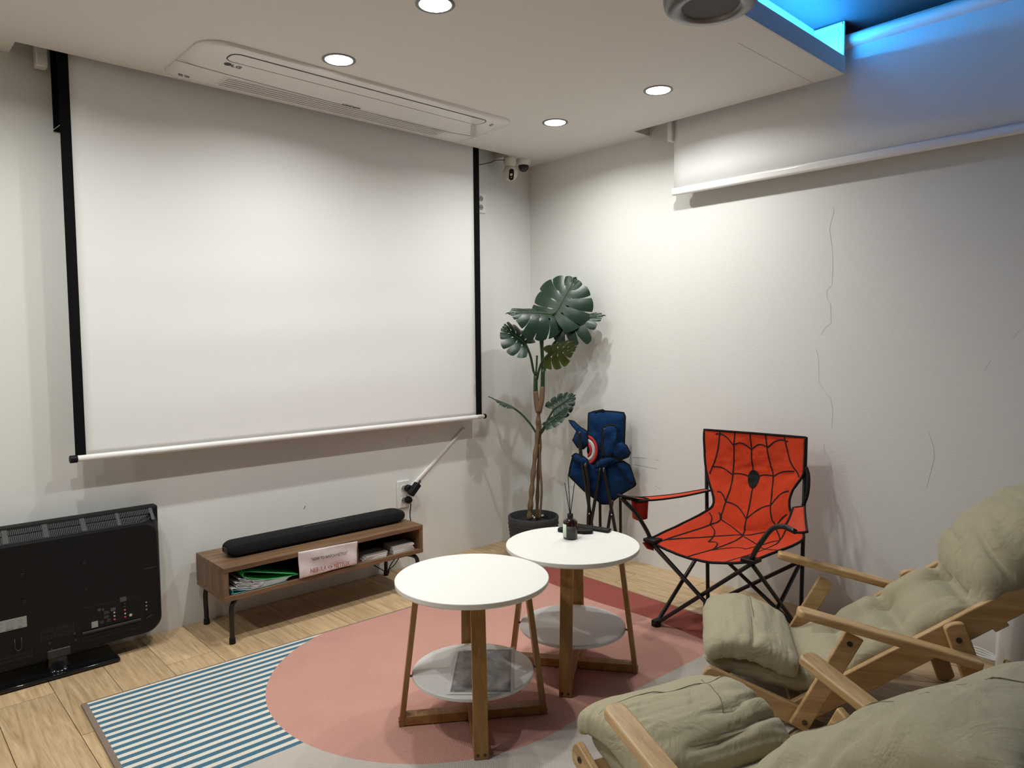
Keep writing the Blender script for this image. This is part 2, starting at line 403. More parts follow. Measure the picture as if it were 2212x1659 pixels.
# ------------------------------------------------------------------ downlights (their own light inside)
for i, (x, y) in enumerate(LAMPS):
    lb = ['recessed round downlight on the ceiling, farthest from the walls beyond the air conditioner', 'recessed round downlight beside the long edge of the ceiling air conditioner',
          'recessed round downlight nearest the two ceiling cameras', 'recessed round downlight nearest the slot of the rolled-up side screen',
          'recessed round downlight over the television, close to the screen wall', 'recessed round downlight over the television, away from the screen wall',
          'recessed round downlight far past the television, close to the screen wall', 'recessed round downlight far past the television, away from the screen wall'][i]
    t = thing('downlight', lb, 'downlight', (x, y, ZC), 0, 'recessed ceiling downlights')
    MB().lathe([(.066, .0), (.066, -.002), (.062, -.004), (.056, -.0035), (.053, -.001), (.053, .0)], n=40, cap=False).build('trim_ring', mat('trim_ring_grey', (.16, .16, .155, 1), .35, metal=.7) if i == 0 else bpy.data.materials['trim_ring_grey'], t, smooth=40)
    MB().lathe([(.054, -.0012), (.054, -.0022), (.0005, -.0024)], n=40).build('diffuser', 'lamp_on', t, smooth=True)
    la = bpy.data.lights.new('downlight_bulb', 'AREA'); la.shape = 'DISK'; la.size = .055; la.energy = LAMP_W; la.color = LAMP_COL; la.spread = math.radians(157)
    lo = bpy.data.objects.new('bulb', la); COL.objects.link(lo); lo.parent = t; lo.location = (0, 0, -.008)

# ------------------------------------------------------------------ pendant drum lamp (off)
pz = 2.2; pc = zp(1535, 20, pz); R_ = .127
t = thing('pendant_lamp', 'grey drum pendant lamp, switched off, hanging before the blue cove', 'lamp', pc)
MB().lathe([(.074, .012), (.078, .004), (.090, 0), (.112, .002), (.124, .012), (.128, .03), (.128, .16), (.115, .175), (.03, .18), (.005, .18)], n=56, cap=False).build('shade', 'lamp_body', t, smooth=50)
MB().lathe([(.0008, .008), (.076, .008), (.076, .012), (.0008, .012)], n=48).build('diffuser', 'lamp_disc', t, smooth=40)
MB().tube([(0, 0, .17), (0, 0, ZU-pz)], .008).build('stem', 'lamp_body', t, smooth=True)
MB().lathe([(.001, ZU-pz-.03), (.04, ZU-pz-.025), (.045, ZU-pz)], n=24).build('ceiling_cup', 'lamp_body', t, smooth=40)

# ------------------------------------------------------------------ air conditioner
ax0, ax1, ay0, ay1 = -2.315, -.735, -.662, -.200
def rrect(x0, x1, y0, y1, r, n=8):
    rs = r if hasattr(r, '__len__') else [r]*4; out = []
    for (cx, cy, a0), rr in zip(((x1, y1, 0), (x0, y1, 90), (x0, y0, 180), (x1, y0, 270)), rs):
        sx = -1 if cx == x1 else 1; sy = -1 if cy == y1 else 1
        for k in range(n+1):
            a = math.radians(a0+90*k/n); out.append((cx+sx*rr+rr*math.cos(a), cy+sy*rr+rr*math.sin(a)))
    return out
t = thing('air_conditioner', 'white ceiling cassette air conditioner panel above the projection screen', 'air conditioner', ((ax0+ax1)/2, (ay0+ay1)/2, ZC))
mb = MB(); rings = []
RC = [.03, .03, .10, .10]
for ins, z in ((0, 0), (.002, -.006), (.010, -.012), (.030, -.016), (.055, -.0185), (.09, -.019)):
    pts = rrect(ax0+ins, ax1-ins, ay0+ins*.6, ay1-ins*.25, [max(.008, r-ins*.3) for r in RC]); rings.append([(x, y, ZC+z) for x, y in pts])
n_ = len(rings[0]); v = [p for r in rings for p in r]
f = [(i*n_+k, i*n_+(k+1) % n_, (i+1)*n_+(k+1) % n_, (i+1)*n_+k) for i in range(len(rings)-1) for k in range(n_)]+[tuple((len(rings)-1)*n_+k for k in range(n_))]
mb.add(v, f).build('panel', 'ac', t, world=True, smooth=30)
AZ = ZC-.0197
def ribbon(pts, w, m, name, par, z=AZ, closed=False, h=.0012):
    P = [np.array((p[0], p[1])) for p in pts]; L = []; Rr = []; n = len(P)
    for i in range(n):
        a = P[i-1] if (i or closed) else P[i]; b = P[(i+1) % n] if (i < n-1 or closed) else P[i]
        d = (b-a)/(np.linalg.norm(b-a)+1e-9); nn = np.array((-d[1], d[0]))*w/2; L.append(P[i]+nn); Rr.append(P[i]-nn)
    v = [(*p, z) for p in L]+[(*p, z) for p in Rr]; f = [(i, (i+1) % n, n+(i+1) % n, n+i) for i in range(n if closed else n-1)]
    m2 = MB().add(v, f); return m2.build(name, m, par, world=True, solid=h)
# intake door outline, outlet boundary and louvre slats
def aq(x, y): return zp(340+x*440/2212, 60+y*440/2212, AZ)
dx0, dx1, dy0, dy1 = aq(735, 340)[0], zp(1054.5, 262, AZ)[0], aq(1200, 372)[1], aq(770, 360)[1]
ribbon(rrect(dx0, dx1, dy0, dy1, .035), .0032, 'gap', 'intake_door_gap', t, closed=True)
MB().poly([(x, y, AZ+.001) for x, y in rrect(dx0+.004, dx1-.004, dy0+.004, dy1-.004, .031)], (0, 0, -.002)).build('intake_door', 'ac', t, world=True)
L1_ = [zp(*p, AZ)[:2] for p in ((380, 130), (440, 147), (560, 180), (735, 226), (880, 265), (960, 284), (1017, 294))]
ribbon([p[:2] for p in crom([(*p, 0) for p in L1_], 6)], .005, 'grey_gap', 'outlet_gap', t)
for k in range(5):
    y0 = -.345+k*.024
    MB().obox((-2.12, y0, AZ+.002), (-.93, y0, AZ+.002), .012, .006, (0, 1, 0)).build('louvre_slat', 'ac_grille', t, world=True, bevel=.002)
    MB().box((-2.10, y0+.010, AZ+.0002), (-.95, y0+.014, AZ-.0006)).build('louvre_gap', 'grey_gap', t, world=True)
q = zp(1020, 283, AZ); MB().poly([zp(*p, AZ) for p in ((1017, 271), (1029, 271), (1028, 293), (1017, 294))], (0, 0, -.0015)).build('corner_clip', mat('ac_clip', (.52, .51, .5, 1), .4), t, world=True)
ribbon([zp(*p, AZ)[:2] for p in ((962, 240), (990, 247), (1010, 260), (1022, 271))], .009, 'ac_grille', 'sensor_curve', t)
MB().poly([zp(*p, AZ) for p in ((1056, 271), (1063, 267), (1066, 269), (1060, 273))], (0, 0, -.001)).build('remote_sensor', 'grey_gap', t, world=True)
for a, b in ((385, 395), (398, 409)):
    MB().poly([zp(*p, AZ+.004) for p in ((a, 157+(a-385)*.26), (b, 157+(b-385)*.26), (b, 160+(b-385)*.26), (a, 160+(a-385)*.26))], (0, 0, -.006)).build('indicator', 'greyink', t, world=True)
q = zp(492, 138.5, AZ); MB().lathe([(.001, -.0016), (.014, -.0016), (.014, 0), (.001, 0)], c=(q[0], q[1], AZ), n=24).build('logo_disc', 'ink', t, world=True)
q = zp(498, 142.5, AZ); text('logo_text', 'LG', .034, 'ink', t, (q[0], q[1]+.004, AZ-.001), (1, 0, 0), (0, -1, 0), 'LEFT')
q = zp(761, 229, AZ); text('model_text', 'whisen', .036, 'ink', t, (q[0], q[1], AZ-.001), (-1, 0, 0), (0, 1, 0), 'CENTER')

# ------------------------------------------------------------------ projection screen
SY = -.1
t = thing('projection_screen', 'white pull-down projection screen with black side borders on the wall', 'projector screen', (-1.595, SY, .836))
def wav(x, z): return SY-.0016*math.sin(z*22+.9*math.sin(x*2))*math.exp(-((z-1.35)/.5)**2)*math.sin(x*1.4+.8)
MB().grid(lambda u, v: (-2.633+u*(2.066), wav(-2.633+u*2.066, .845+v*1.75), .845+v*1.75), 60, 70).build('screen_fabric', 'screen', t, world=True, smooth=True, solid=.0012)
for a, b in ((-2.671, -2.633), (-.567, -.522)):
    MB().box((a, SY-.001, .845), (b, SY+.001, 2.595)).build('black_border', 'blackband', t, world=True)
bar = MB().tube([(-2.665, SY, .836), (-.53, SY, .836)], .0135, 16).build('bottom_bar', 'white_gloss', t, world=True, smooth=40)
MB().tube([(-.53, SY, .836), (-.508, SY, .836)], .0125, 16).build('bar_sleeve', 'cream', t, world=True, smooth=40)
for a, b in ((-2.692, -2.664), (-.509, -.493)):
    MB().tube([(a, SY, .836), (a+.002, SY, .836), (b-.002, SY, .836), (b, SY, .836)], [.012, .0155, .0155, .014], 16).build('end_cap', 'black_plastic', t, world=True, smooth=40)
MB().tube([(-2.69, SY, 2.6), (-.50, SY, 2.6)], .03, 20).build('roller', 'white', t, world=True, smooth=40)
tag(MB().box((-2.735, -.07, 2.373), (-2.695, -.02, 2.60)).build('screen_bracket', 'white', bevel=.004), 'white hanging bracket in the ceiling slot beside the black board', 'bracket')
bb = thing('black_board', 'narrow black board on the wall behind the screen edge', 'board', (-2.4, -.01, 2.148))
MB().box((-2.674, -.012, 2.148), (-2.2, 0, 2.62)).build('panel', 'blackband', bb, world=True)
MB().tube([yp(113, 282, -.013), yp(135, 266, -.013)], .0012, 6).build('white_cord', 'white', bb, world=True)

# second (side) screen, mostly rolled up
SX = -.08
t = thing('side_screen', 'white roller screen mostly rolled up on the side wall', 'projector screen', (SX, -2.2, 2.07))
MB().grid(lambda u, v: (SX+.0015*math.sin(u*30), -1.166-u*2.2, 2.078+v*.5), 30, 6).build('screen_fabric', 'screen', t, world=True, smooth=True, solid=.0012)
MB().box((SX-.013, -3.38, 2.050), (SX+.013, -1.155, 2.090)).build('bottom_bar', 'white_gloss', t, world=True, bevel=.011, seg=4)
MB().tube([(SX, -1.15, 2.577), (SX, -3.4, 2.577)], .029, 20).build('roller', 'white', t, world=True, smooth=40)
MB().box((SX-.022, -1.164, 2.335), (SX+.02, -1.138, 2.60)).build('end_bracket', 'white', t, world=True, bevel=.003)

# ------------------------------------------------------------------ cameras in the corner
c1 = np.array([-.275, -.105, ZC])
t = thing('security_camera', 'white pan-tilt security camera with round head on the ceiling', 'security camera', c1)
MB().lathe([(.034, 0), (.038, -.006), (.040, -.016), (.037, -.045), (.030, -.058), (.01, -.062), (.001, -.062)], n=32, cap=False).build('base', 'cream', t, smooth=40)
def ball(c, r, nu=24, nv=16, s=(1, 1, 1)):
    return MB().grid(lambda u, v: (c[0]+s[0]*r*math.sin(math.pi*(.001+.998*u))*math.cos(2*math.pi*v), c[1]+s[1]*r*math.sin(math.pi*(.001+.998*u))*math.sin(2*math.pi*v), c[2]+s[2]*r*math.cos(math.pi*(.001+.998*u))), nv, nu, cv=True)
ball((.0, -.004, -.098), .046).build('head', 'cream', t, smooth=True)
dv = nrm(np.array([-.5, -.72, -.35])); sd = nrm(np.cross(dv, (0, 0, 1))); up = np.cross(sd, dv)
def capsule(w, h, off, th):
    P = []
    for k in range(24):
        a = 2*math.pi*k/24; x = w*math.cos(a); y = w*math.sin(a)+(h if math.sin(a) > 0 else -h); P.append(np.array((0, -.004, -.098))+sd*x+up*y+dv*off)
    return MB().poly(P, dv*th)
capsule(.0185, .020, .034, .009).build('lens_bezel', 'white', t, bevel=.001)
capsule(.0155, .019, .036, .009).build('lens_window', 'black_gloss', t)
ball(np.array((0, -.004, -.098))+dv*.046-up*.018, .003, 10, 8).build('status_led', 'white', t, smooth=True)
c2 = np.array([-.168, -.115, ZC])
t = thing('dome_camera', 'white dome camera with a smoked dome on the ceiling by the corner', 'security camera', c2)
MB().lathe([(.046, 0), (.047, -.012), (.043, -.028), (.037, -.036), (.001, -.036)], n=32, cap=False).build('housing', 'white', t, smooth=40)
MB().lathe([(.033, -.036), (.032, -.050), (.026, -.064), (.015, -.073), (.001, -.076)], n=32, cap=False).build('dome', 'dome', t, smooth=True)
MB().tube([np.array((0, 0, -.045)), np.array((-.018, -.02, -.058))], .013, 16).build('lens', 'black_gloss', t, smooth=40)
cb = crom([c1+(-.038, .01, -.022), yp(1071, 346, -.06), yp(1062, 350, -.04), yp(1050, 353, -.03), yp(1030, 356, -.03), yp(1010, 350, -.03)], 8)
tag(MB().tube(cb, .0022, 8).build('camera_cable', 'black_plastic', smooth=True), 'thin black cable running from the camera behind the screen', 'cable')

# ------------------------------------------------------------------ wall outlets, raceway
def outlet(nm, label, c, w, h):
    t = thing(nm, label, 'outlet', (c[0], 0, c[1]-h/2))
    MB().box((c[0]-w/2, -.009, c[1]-h/2), (c[0]+w/2, 0, c[1]+h/2)).build('face_plate', 'white', t, world=True, bevel=.003)
    for dz in (-h*.22, h*.22):
        q = MB()
        P = [(c[0]+.021*math.cos(k*math.pi/12), -.0085, c[1]+dz+.021*math.sin(k*math.pi/12)) for k in range(24)]
        q.poly(P, (0, -.002, 0)); s = q.build('socket', 'white_gloss', t, world=True, bevel=.0008)
        MB().poly([(c[0]+.017*math.cos(k*math.pi/12), -.0105, c[1]+dz+.017*math.sin(k*math.pi/12)) for k in range(24)], (0, -.0006, 0)).build('socket_recess', 'grey_gap', s, world=True)
        for dx in (-.008, .008):
            MB().poly([(c[0]+dx+.0028*math.cos(k*math.pi/6), -.0111, c[1]+dz+.0028*math.sin(k*math.pi/6)) for k in range(12)], (0, -.0006, 0)).build('pin_hole', 'black', s, world=True)
    return t
t = outlet('wall_outlet', 'white double wall outlet with black plugs above the console', (-1.035, .425), .085, .155)
outlet('wall_outlet', 'white double wall outlet high up beside the screen edge', (-.432, 2.137), .085, .120)
# adapter + plug
a_ = np.array([-1.015, -.012, .458])
t = thing('power_adapter', 'black power adapter plugged into the upper socket above the console', 'adapter', a_)
MB().lathe([(.019, 0), (.021, .006), (.021, .03), (.018, .034)], n=24).build('plug_face', 'black_plastic', t).rotation_euler = (math.radians(90), 0, 0)
MB().obox((-.018, -.055, -.028), (.036, -.06, .030), .040, .034, (0, 1, 0)).build('adapter_body', 'black_plastic', t, bevel=.006)
MB().tube(crom([(.036, -.06, .03), (.052, -.055, .045), (.060, -.045, .03), (.05, -.02, .005), (.04, -.004, -.012)], 6), .0025).build('cord', 'black_plastic', t, smooth=True)
p_ = np.array([-1.015, -.012, .392])
t = thing('power_plug', 'round black power plug with a cord dropping behind the console', 'plug', p_)
MB().lathe([(.018, 0), (.021, .005), (.021, .022), (.014, .034), (.008, .04)], n=24).build('plug_body', 'black_plastic', t, smooth=40).rotation_euler = (math.radians(90), 0, 0)
cdp = [p_+(0.004, -.04, 0)]+[yp(*p, Y) for p, Y in (((880, 1077), -.04), ((887, 1088), -.03), ((886, 1105), -.025), ((886, 1118), -.022), ((889, 1135), -.02), ((889, 1160), -.018), ((888, 1200), -.015))]
MB().tube(crom(cdp, 6), .003, 8).build('cord', 'black_plastic', t, world=True, smooth=True)
r0, r1 = yp(1003, 925, -.006), yp(884, 1057, -.006)
t = thing('cable_raceway', 'white cable raceway running diagonally up the wall to the screen', 'cable duct', (r0+r1)/2)
MB().obox(r0, r1, .016, .013, (1, 0, 1)).build('duct', 'white_gloss', t, world=True, bevel=.003)
MB().tube([yp(1003, 925, -.02), yp(1001, 912, -.03), yp(1001, 903, -.06)], .0025, 8).build('cable', 'white', t, world=True, smooth=True)
MB().tube([yp(1003, 925, -.013)+np.array((0, 0, 0)), yp(1003, 925, -.018)], .004, 8).build('end_hole', 'black', t, world=True)

# ------------------------------------------------------------------ television seen from behind
TX0, TX1, TZ0, TZ1 = -3.172, -2.368, .062, .600
tv = thing('television', 'black flat television turned with its back to the room', 'television', (-2.77, -.1, 0))
def tvout(ins, zt=0):
    r = .055
    pts = rrect(TX0+ins, TX1-ins, TZ0+ins, TZ1-ins-zt, [.012, .012, r, r], 10); return pts
mb = MB(); rings = [(0, -.055), (0, -.085), (.004, -.092)]
v = []; 
for ins, y in rings: v += [(x, y, z) for x, z in tvout(ins)]
n_ = len(tvout(0)); f = [tuple(range(n_))]+[(i*n_+k, i*n_+(k+1) % n_, (i+1)*n_+(k+1) % n_, (i+1)*n_+k) for i in range(2) for k in range(n_)]+[tuple(2*n_+k for k in range(n_))]
mb.add(v, f).build('front_bezel', 'black_plastic', tv, world=True, smooth=35)
MB().box((TX0+.03, -.054, TZ0+.06), (TX1-.03, -.0525, TZ1-.03)).build('display', 'black_gloss', tv, world=True)
# rear housing
def hous(ins, y, zt): return [(x, y, z) for x, z in [(a, b) for a, b in rrect(TX0+ins, TX1-ins, TZ0+ins*.5, TZ1-zt, [.05, .05, .06, .06], 10)]]
v = hous(.008, -.09, .012)+hous(.014, -.135, .055)+hous(.022, -.152, .058)+hous(.03, -.16, .062)
n_ = len(v)//4; f = [(i*n_+k, i*n_+(k+1) % n_, (i+1)*n_+(k+1) % n_, (i+1)*n_+k) for i in range(3) for k in range(n_)]+[tuple(3*n_+k for k in range(n_)), tuple(range(n_-1, -1, -1))]
MB().add(v, f).build('rear_housing', 'black_plastic', tv, world=True, smooth=30)
TY = -.1605
grey = mat('vent_rib_grey', (.016, .0165, .0175, 1), .45)
M['tv_print'] = mat('faint_panel_print', (.06, .06, .06, 1), .6)
M['tv_conn'] = mat('connector_shell', (.05, .05, .05, 1), .4, metal=.5)
MB().obox((TX0+.03, -.0905, .592), (TX1-.01, -.0905, .592), .012, .006, (0, 0, 1)).build('top_trim', grey, tv, world=True)
# top vent band: sloping ribs, too many to pick apart
mb = MB(); p0y, p0z, p1y, p1z = -.094, .5885, -.137, .5455
x = TX0+.03
while x < TX1-.028:
    k = (x-TX0)/.13; frac = k-math.floor(k)
    end = min(1, max(0.05, (TX1-.028-x)/.07))**.5
    if frac < .86:
        for a, b in ((.05, .43), (.52, 1.0)):
            b2 = min(b, end)
            if b2 > a: mb.obox((x, p0y+(p1y-p0y)*a-.0015, p0z+(p1z-p0z)*a+.0015), (x, p0y+(p1y-p0y)*b2-.0015, p0z+(p1z-p0z)*b2+.0015), .0026, .003, (1, 0, 0))
    else: mb.obox((x, p0y-.0015, p0z+.0015), (x, p1y-.0015, p1z+.0015), .0062, .003, (1, 0, 0))
    x += .0062
mb.build('vent_ribs', grey, tv, world=True, kind='stuff')
MB().tube(crom([(TX0+.03, -.139, .5445), (-2.6, -.139, .5445), (-2.455, -.139, .5445), (-2.415, -.128, .553), (-2.39, -.1, .58)], 5), .0022, 6).build('vent_edge', grey, tv, world=True, smooth=True)
# ports recess
PX0, PX1, PZ0, PZ1 = -2.687, -2.474, .147, .242
port = MB().box((PX0, TY-.0005, PZ0), (PX1, TY+.003, PZ1)).build('port_panel', 'black_plastic', tv, world=True, bevel=.001)
M['ledge'] = mat('tv_ledge', (.022, .022, .024, 1), .4)
MB().obox((PX0-.002, TY-.004, PZ0-.006), (PX1+.002, TY-.004, PZ0-.006), .010, .008, (0, 0, 1)).build('port_ledge', 'ledge', tv, world=True, bevel=.002)
def jack(x, z, r, m1, m2, par):
    P = lambda rr, y: [(x+rr*math.cos(k*math.pi/8), y, z+rr*math.sin(k*math.pi/8)) for k in range(16)]
    o = MB().poly(P(r, TY), (0, -.005, 0)).build('jack', m1, par, world=True)
    return o
s = 380/1704
def tvp(x, y): return yp(x*s, 1150+y*s, TY)
for (x, y), m in (((1206, 685), 'ledge'), ((1206, 716), 'ledge'), ((1208, 749), 'jack_r'), ((1210, 783), 'silver'), ((1211, 816), 'jack_r'), ((1104, 773), 'silver'), ((1106, 806), 'silver'), ((1108, 840), 'jack_r'), ((1263, 797), 'silver')):
    q = tvp(x, y); jack(q[0], q[2], 0.0036 if x != 1263 else .006, m, None, port)
for (x0, y0, x1, y1), m in (((1160, 632, 1224, 662), 'tv_print'), ((1070, 735, 1120, 755), 'tv_print'), ((885, 870, 950, 912), 'label'), ((945, 742, 975, 760), 'tv_print'), ((988, 740, 1006, 756), 'tv_print'), ((1005, 768, 1055, 784), 'tv_conn'), ((1005, 810, 1055, 826), 'tv_conn'), ((965, 862, 1005, 878), 'tv_conn'), ((1035, 838, 1070, 862), 'tv_conn')):
    a, b = tvp(x0, y0), tvp(x1, y1); sl = 0
    MB().box((min(a[0], b[0]), TY-.0018, min(a[2], b[2])), (max(a[0], b[0]), TY, max(a[2], b[2]))).build('port_label' if m != 'tv_conn' else 'connector', m, port, world=True)
MB().box((-2.455, -.1612, .145), (-2.400, TY+.02, .352)).build('side_cover', 'black_plastic', tv, world=True, bevel=.004)
MB().add([(-2.452, -.163, .137), (-2.398, -.157, .150), (-2.398, -.155, .158), (-2.452, -.1635, .143)], [(0, 1, 2, 3)]).build('side_cover_edge', 'ledge', tv, world=True, solid=.002)
for z in (.207, .192, .176):
    MB().poly([(-2.449+.0032*math.cos(k*math.pi/6), -.1625, z+.0032*math.sin(k*math.pi/6)) for k in range(12)], (0, -.002, 0)).build('button_dot', 'label', tv, world=True)
for x, z in ((-2.669, .423), (-2.876, .424), (-2.667, .318), (-2.875, .319)):
    MB().tube([(x+.0045*math.cos(k*math.pi/8), TY-.001, z+.0045*math.sin(k*math.pi/8)) for k in range(16)], .0012, 6, closed=True).build('mounting_hole', 'ledge', tv, world=True, smooth=True)
lab = MB().box((-2.985, TY-.0008, .222), (-2.870, TY+.001, .264)).build('rating_label', 'label', tv, world=True)
for k in range(6):
    for a, b in ((-2.975, -2.945), (-2.937, -2.905), (-2.899, -2.878)):
        MB().box((a, TY-.0012, .256-k*.006), (b-(k % 3)*.004, TY, .2575-k*.006)).build('print_line', 'greyink' if k < 5 else 'ink', lab, world=True)
for x0, x1, z0, z1 in ((-2.828, -2.714, .150, .196), (-2.687, -2.474, .103, .128), (-2.99, -2.86, .10, .125)):
    mb = MB(); x = x0
    while x < x1:
        for a, b in ((z0, (z0+z1)/2-.002), ((z0+z1)/2+.002, z1)): mb.box((x, TY-.001, a), (x+.0022, TY+.001, b))
        x += .005
    mb.build('vent_slots', grey, tv, world=True, kind='stuff')
for x, z in ((-2.80, .135), (-2.715, .150), (-2.795, .108), (-2.712, .122)):
    MB().poly([(x+.005*math.cos(k*math.pi/6), TY, z+.005*math.sin(k*math.pi/6)) for k in range(12)], (0, -.003, 0)).build('neck_screw', 'ledge', tv, world=True)
MB().tube([(-2.9-.012, TY-.004, .185), (-2.9-.012, TY-.004, .15), (-2.9-.004, TY-.008, .138), (-2.9+.006, TY-.008, .142), (-2.9+.010, TY-.004, .16), (-2.9+.010, TY-.004, .185)], .0018, 8).build('cable_hook', 'ledge', tv, world=True, smooth=True)
MB().box((-2.81, -.165, .07), (-2.73, -.12, .105)).build('neck_clamp', 'ledge', tv, world=True, bevel=.004)
MB().lathe([(.055, .012), (.045, .02), (.038, .035), (.036, .10)], c=(-2.77, -.125, .0), n=28).build('neck', 'black_gloss', tv, world=True, smooth=40)
MB().poly([(-2.975, -.205, .004), (-2.565, -.205, .004), (-2.565, -.02, .004), (-2.975, -.02, .004)], (0, 0, .014)).build('stand_base', 'black_gloss', tv, world=True, bevel=.004, seg=3)
for x in (-2.95, -2.59):
    for y in (-.19, -.035): MB().lathe([(.008, 0), (.008, .005)], c=(x, y, 0), n=12).build('rubber_foot', 'black', tv, world=True)

# ------------------------------------------------------------------ console
KX0, KX1, KY0, KY1, KZ0, KZ1 = -2.197, -1.16, -.362, -.035, .191, .338
ks = thing('tv_console', 'low walnut wood media console on black bent metal legs', 'console', ((KX0+KX1)/2, (KY0+KY1)/2, 0))
T_ = .021
MB().box((KX0, KY0, KZ1-T_), (KX1, KY1, KZ1)).build('top_board', 'walnut_x', ks, world=True, bevel=.0012)
MB().box((KX0, KY0, KZ0), (KX1, KY1, KZ0+T_)).build('bottom_board', 'walnut_x', ks, world=True, bevel=.0012)
for x in (KX0, KX1-T_): MB().box((x, KY0+.002, KZ0+T_), (x+T_, KY1, KZ1-T_)).build('side_board', 'walnut_z', ks, world=True)
MB().box((-1.549, KY0+.03, KZ0+T_), (-1.549+T_, KY1, KZ1-T_)).build('divider', 'walnut_z', ks, world=True)
MB().box((KX0+T_, KY1-.006, KZ0+T_), (KX1-T_, KY1, KZ1-T_)).build('back_panel', 'black', ks, world=True)
for x, sx in ((-2.165, -1), (-1.19, 1)):
    for y in (-.35, -.05):
        yi = y+(.045 if y < -.2 else -.0)
        top = (x-sx*.03, yi+.02 if y < -.2 else y+.0, KZ0-.002)
        P = crom([(x-sx*.055, y+(.06 if y < -.2 else -.06), KZ0-.008), (x-sx*.02, y+(.015 if y < -.2 else -.015), KZ0-.012), (x, y, KZ0-.04), (x, y, .05), (x, y, .022)], 6)
        lg = MB().tube(P, .0105, 12).build('leg', 'black_metal', ks, world=True, smooth=40)
        MB().lathe([(.0125, 0), (.0135, .004), (.0128, .026)], c=(x, y, 0), n=14).build('rubber_cap', 'black', lg, world=True, smooth=40)
# cables hanging under the console
tag(MB().tube(crom([yp(*p, -.02) for p in ((855, 1205), (845, 1218), (840, 1232), (842, 1243))]+[np.array((-1.16, -.03, .008))], 6), .003, 8).build('black_cable', 'black_plastic', smooth=True), 'black cable hanging by the rear leg of the console', 'cable')
tag(MB().tube(crom([yp(*p, -.012) for p in ((808, 1221), (822, 1229), (833, 1233), (850, 1222), (862, 1205))], 6), .0025, 8).build('black_cable', 'black_plastic', smooth=True), 'black cable strung low across the wall under the console', 'cable')
# soundbar
sb = thing('soundbar', 'long black fabric soundbar lying on the console', 'soundbar', (-1.655, -.2, KZ1))
SX0, SX1 = -2.125, -1.185
prof = [(-.237, .003), (-.253, .014), (-.256, .040), (-.248, .058), (-.228, .066), (-.18, .0675), (-.152, .063), (-.145, .045), (-.144, .012), (-.153, .003)]
def sbar(u, v):
    k = (v*len(prof)) % len(prof); i = int(k) % len(prof); a = prof[i]
    x = SX0+(SX1-SX0)*u; e = min(u, 1-u)*(SX1-SX0); sc = 1-.45*max(0, 1-e/.045)**2.2
    cy = -.200; cz = .034
    return (x, cy+(a[0]-cy)*(1-.35*max(0, 1-e/.045)**2), KZ1+cz+(a[1]-cz)*sc-.0)
us = [0, .004, .01, .018, .03, .048]+[.05+.9*k/10 for k in range(11)]+[.952, .97, .982, .99, .996, 1]
mb = MB(); n_ = len(prof)
v = [sbar(u, j/n_) for u in us for j in range(n_)]
f = [(i*n_+j, (i+1)*n_+j, (i+1)*n_+(j+1) % n_, i*n_+(j+1) % n_) for i in range(len(us)-1) for j in range(n_)]+[tuple(range(n_)), tuple((len(us)-1)*n_+j for j in range(n_))]
mb.add(v, f).build('body', mat('speaker_cloth', (.010, .010, .011, 1), .85, spec=.2, bump=.3, bscale=500), sb, world=True, smooth=40)
MB().box((SX0-.001, -.222, KZ1+.016), (SX0+.004, -.180, KZ1+.044)).build('end_port', 'black_gloss', sb, world=True, bevel=.006)
MB().box((-1.75, -.205, KZ1+.0665), (-1.52, -.195, KZ1+.0682)).build('touch_strip', 'ledge', sb, world=True)
# laminated sign leaning on the console front
sg = thing('paper_sign', 'laminated paper sign about watching films leaning on the console', 'sign', (-1.705, -.375, KZ0+T_))
A = yp(644, 1193, -.368); B = yp(772, 1169, -.368); C_ = yp(770, 1218, -.368); D_ = yp(647, 1250, -.368)
def sgn(u, v):
    p = (A*(1-u)+B*u)*v+(D_*(1-u)+C_*u)*(1-v)
    p = p+np.array([0, -.0035*math.sin(u*7+v*3)*math.sin(v*5+1)-.003*math.exp(-((u-.08)**2+(v-.1)**2)/.01)*math.sin(u*60), 0]); return p
MB().grid(sgn, 30, 16).build('sheet', 'paper', sg, world=True, smooth=True, solid=.001)
xd = nrm(B-A); yd = nrm(A-D_)
text('sign_text', '"HOW TO WATCH NETFLIX"', .0195, 'ink', sg, A*.5+B*.5+(D_-A)*.42+np.array((0, -.0065, 0)), xd, yd, sx=.74)
text('sign_text', 'NEBULA', .0295, 'redink', sg, A+(B-A)*.30+(D_-A)*.86+np.array((0, -.0075, 0)), xd, yd, sx=.74)
text('sign_text', 'NETFLIX', .0295, 'redink', sg, A+(B-A)*.695+(D_-A)*.86+np.array((0, -.0075, 0)), xd, yd, sx=.74)
ac_ = A+(B-A)*.498+(D_-A)*.79+np.array((0, -.0075, 0))
arrow = [(-.012, .004), (0, .004), (0, .0085), (.012, 0), (0, -.0085), (0, -.004), (-.012, -.004)]
ai = [(x*.62-.001, y*.55) for x, y in arrow]
o_ = [ac_+xd*x+yd*y for x, y in arrow]; i_ = [ac_+xd*x+yd*y for x, y in ai]
MB().add(o_+i_, [(k, (k+1) % 7, 7+(k+1) % 7, 7+k) for k in range(7)]).build('arrow_print', 'redink', sg, world=True, solid=.0006)
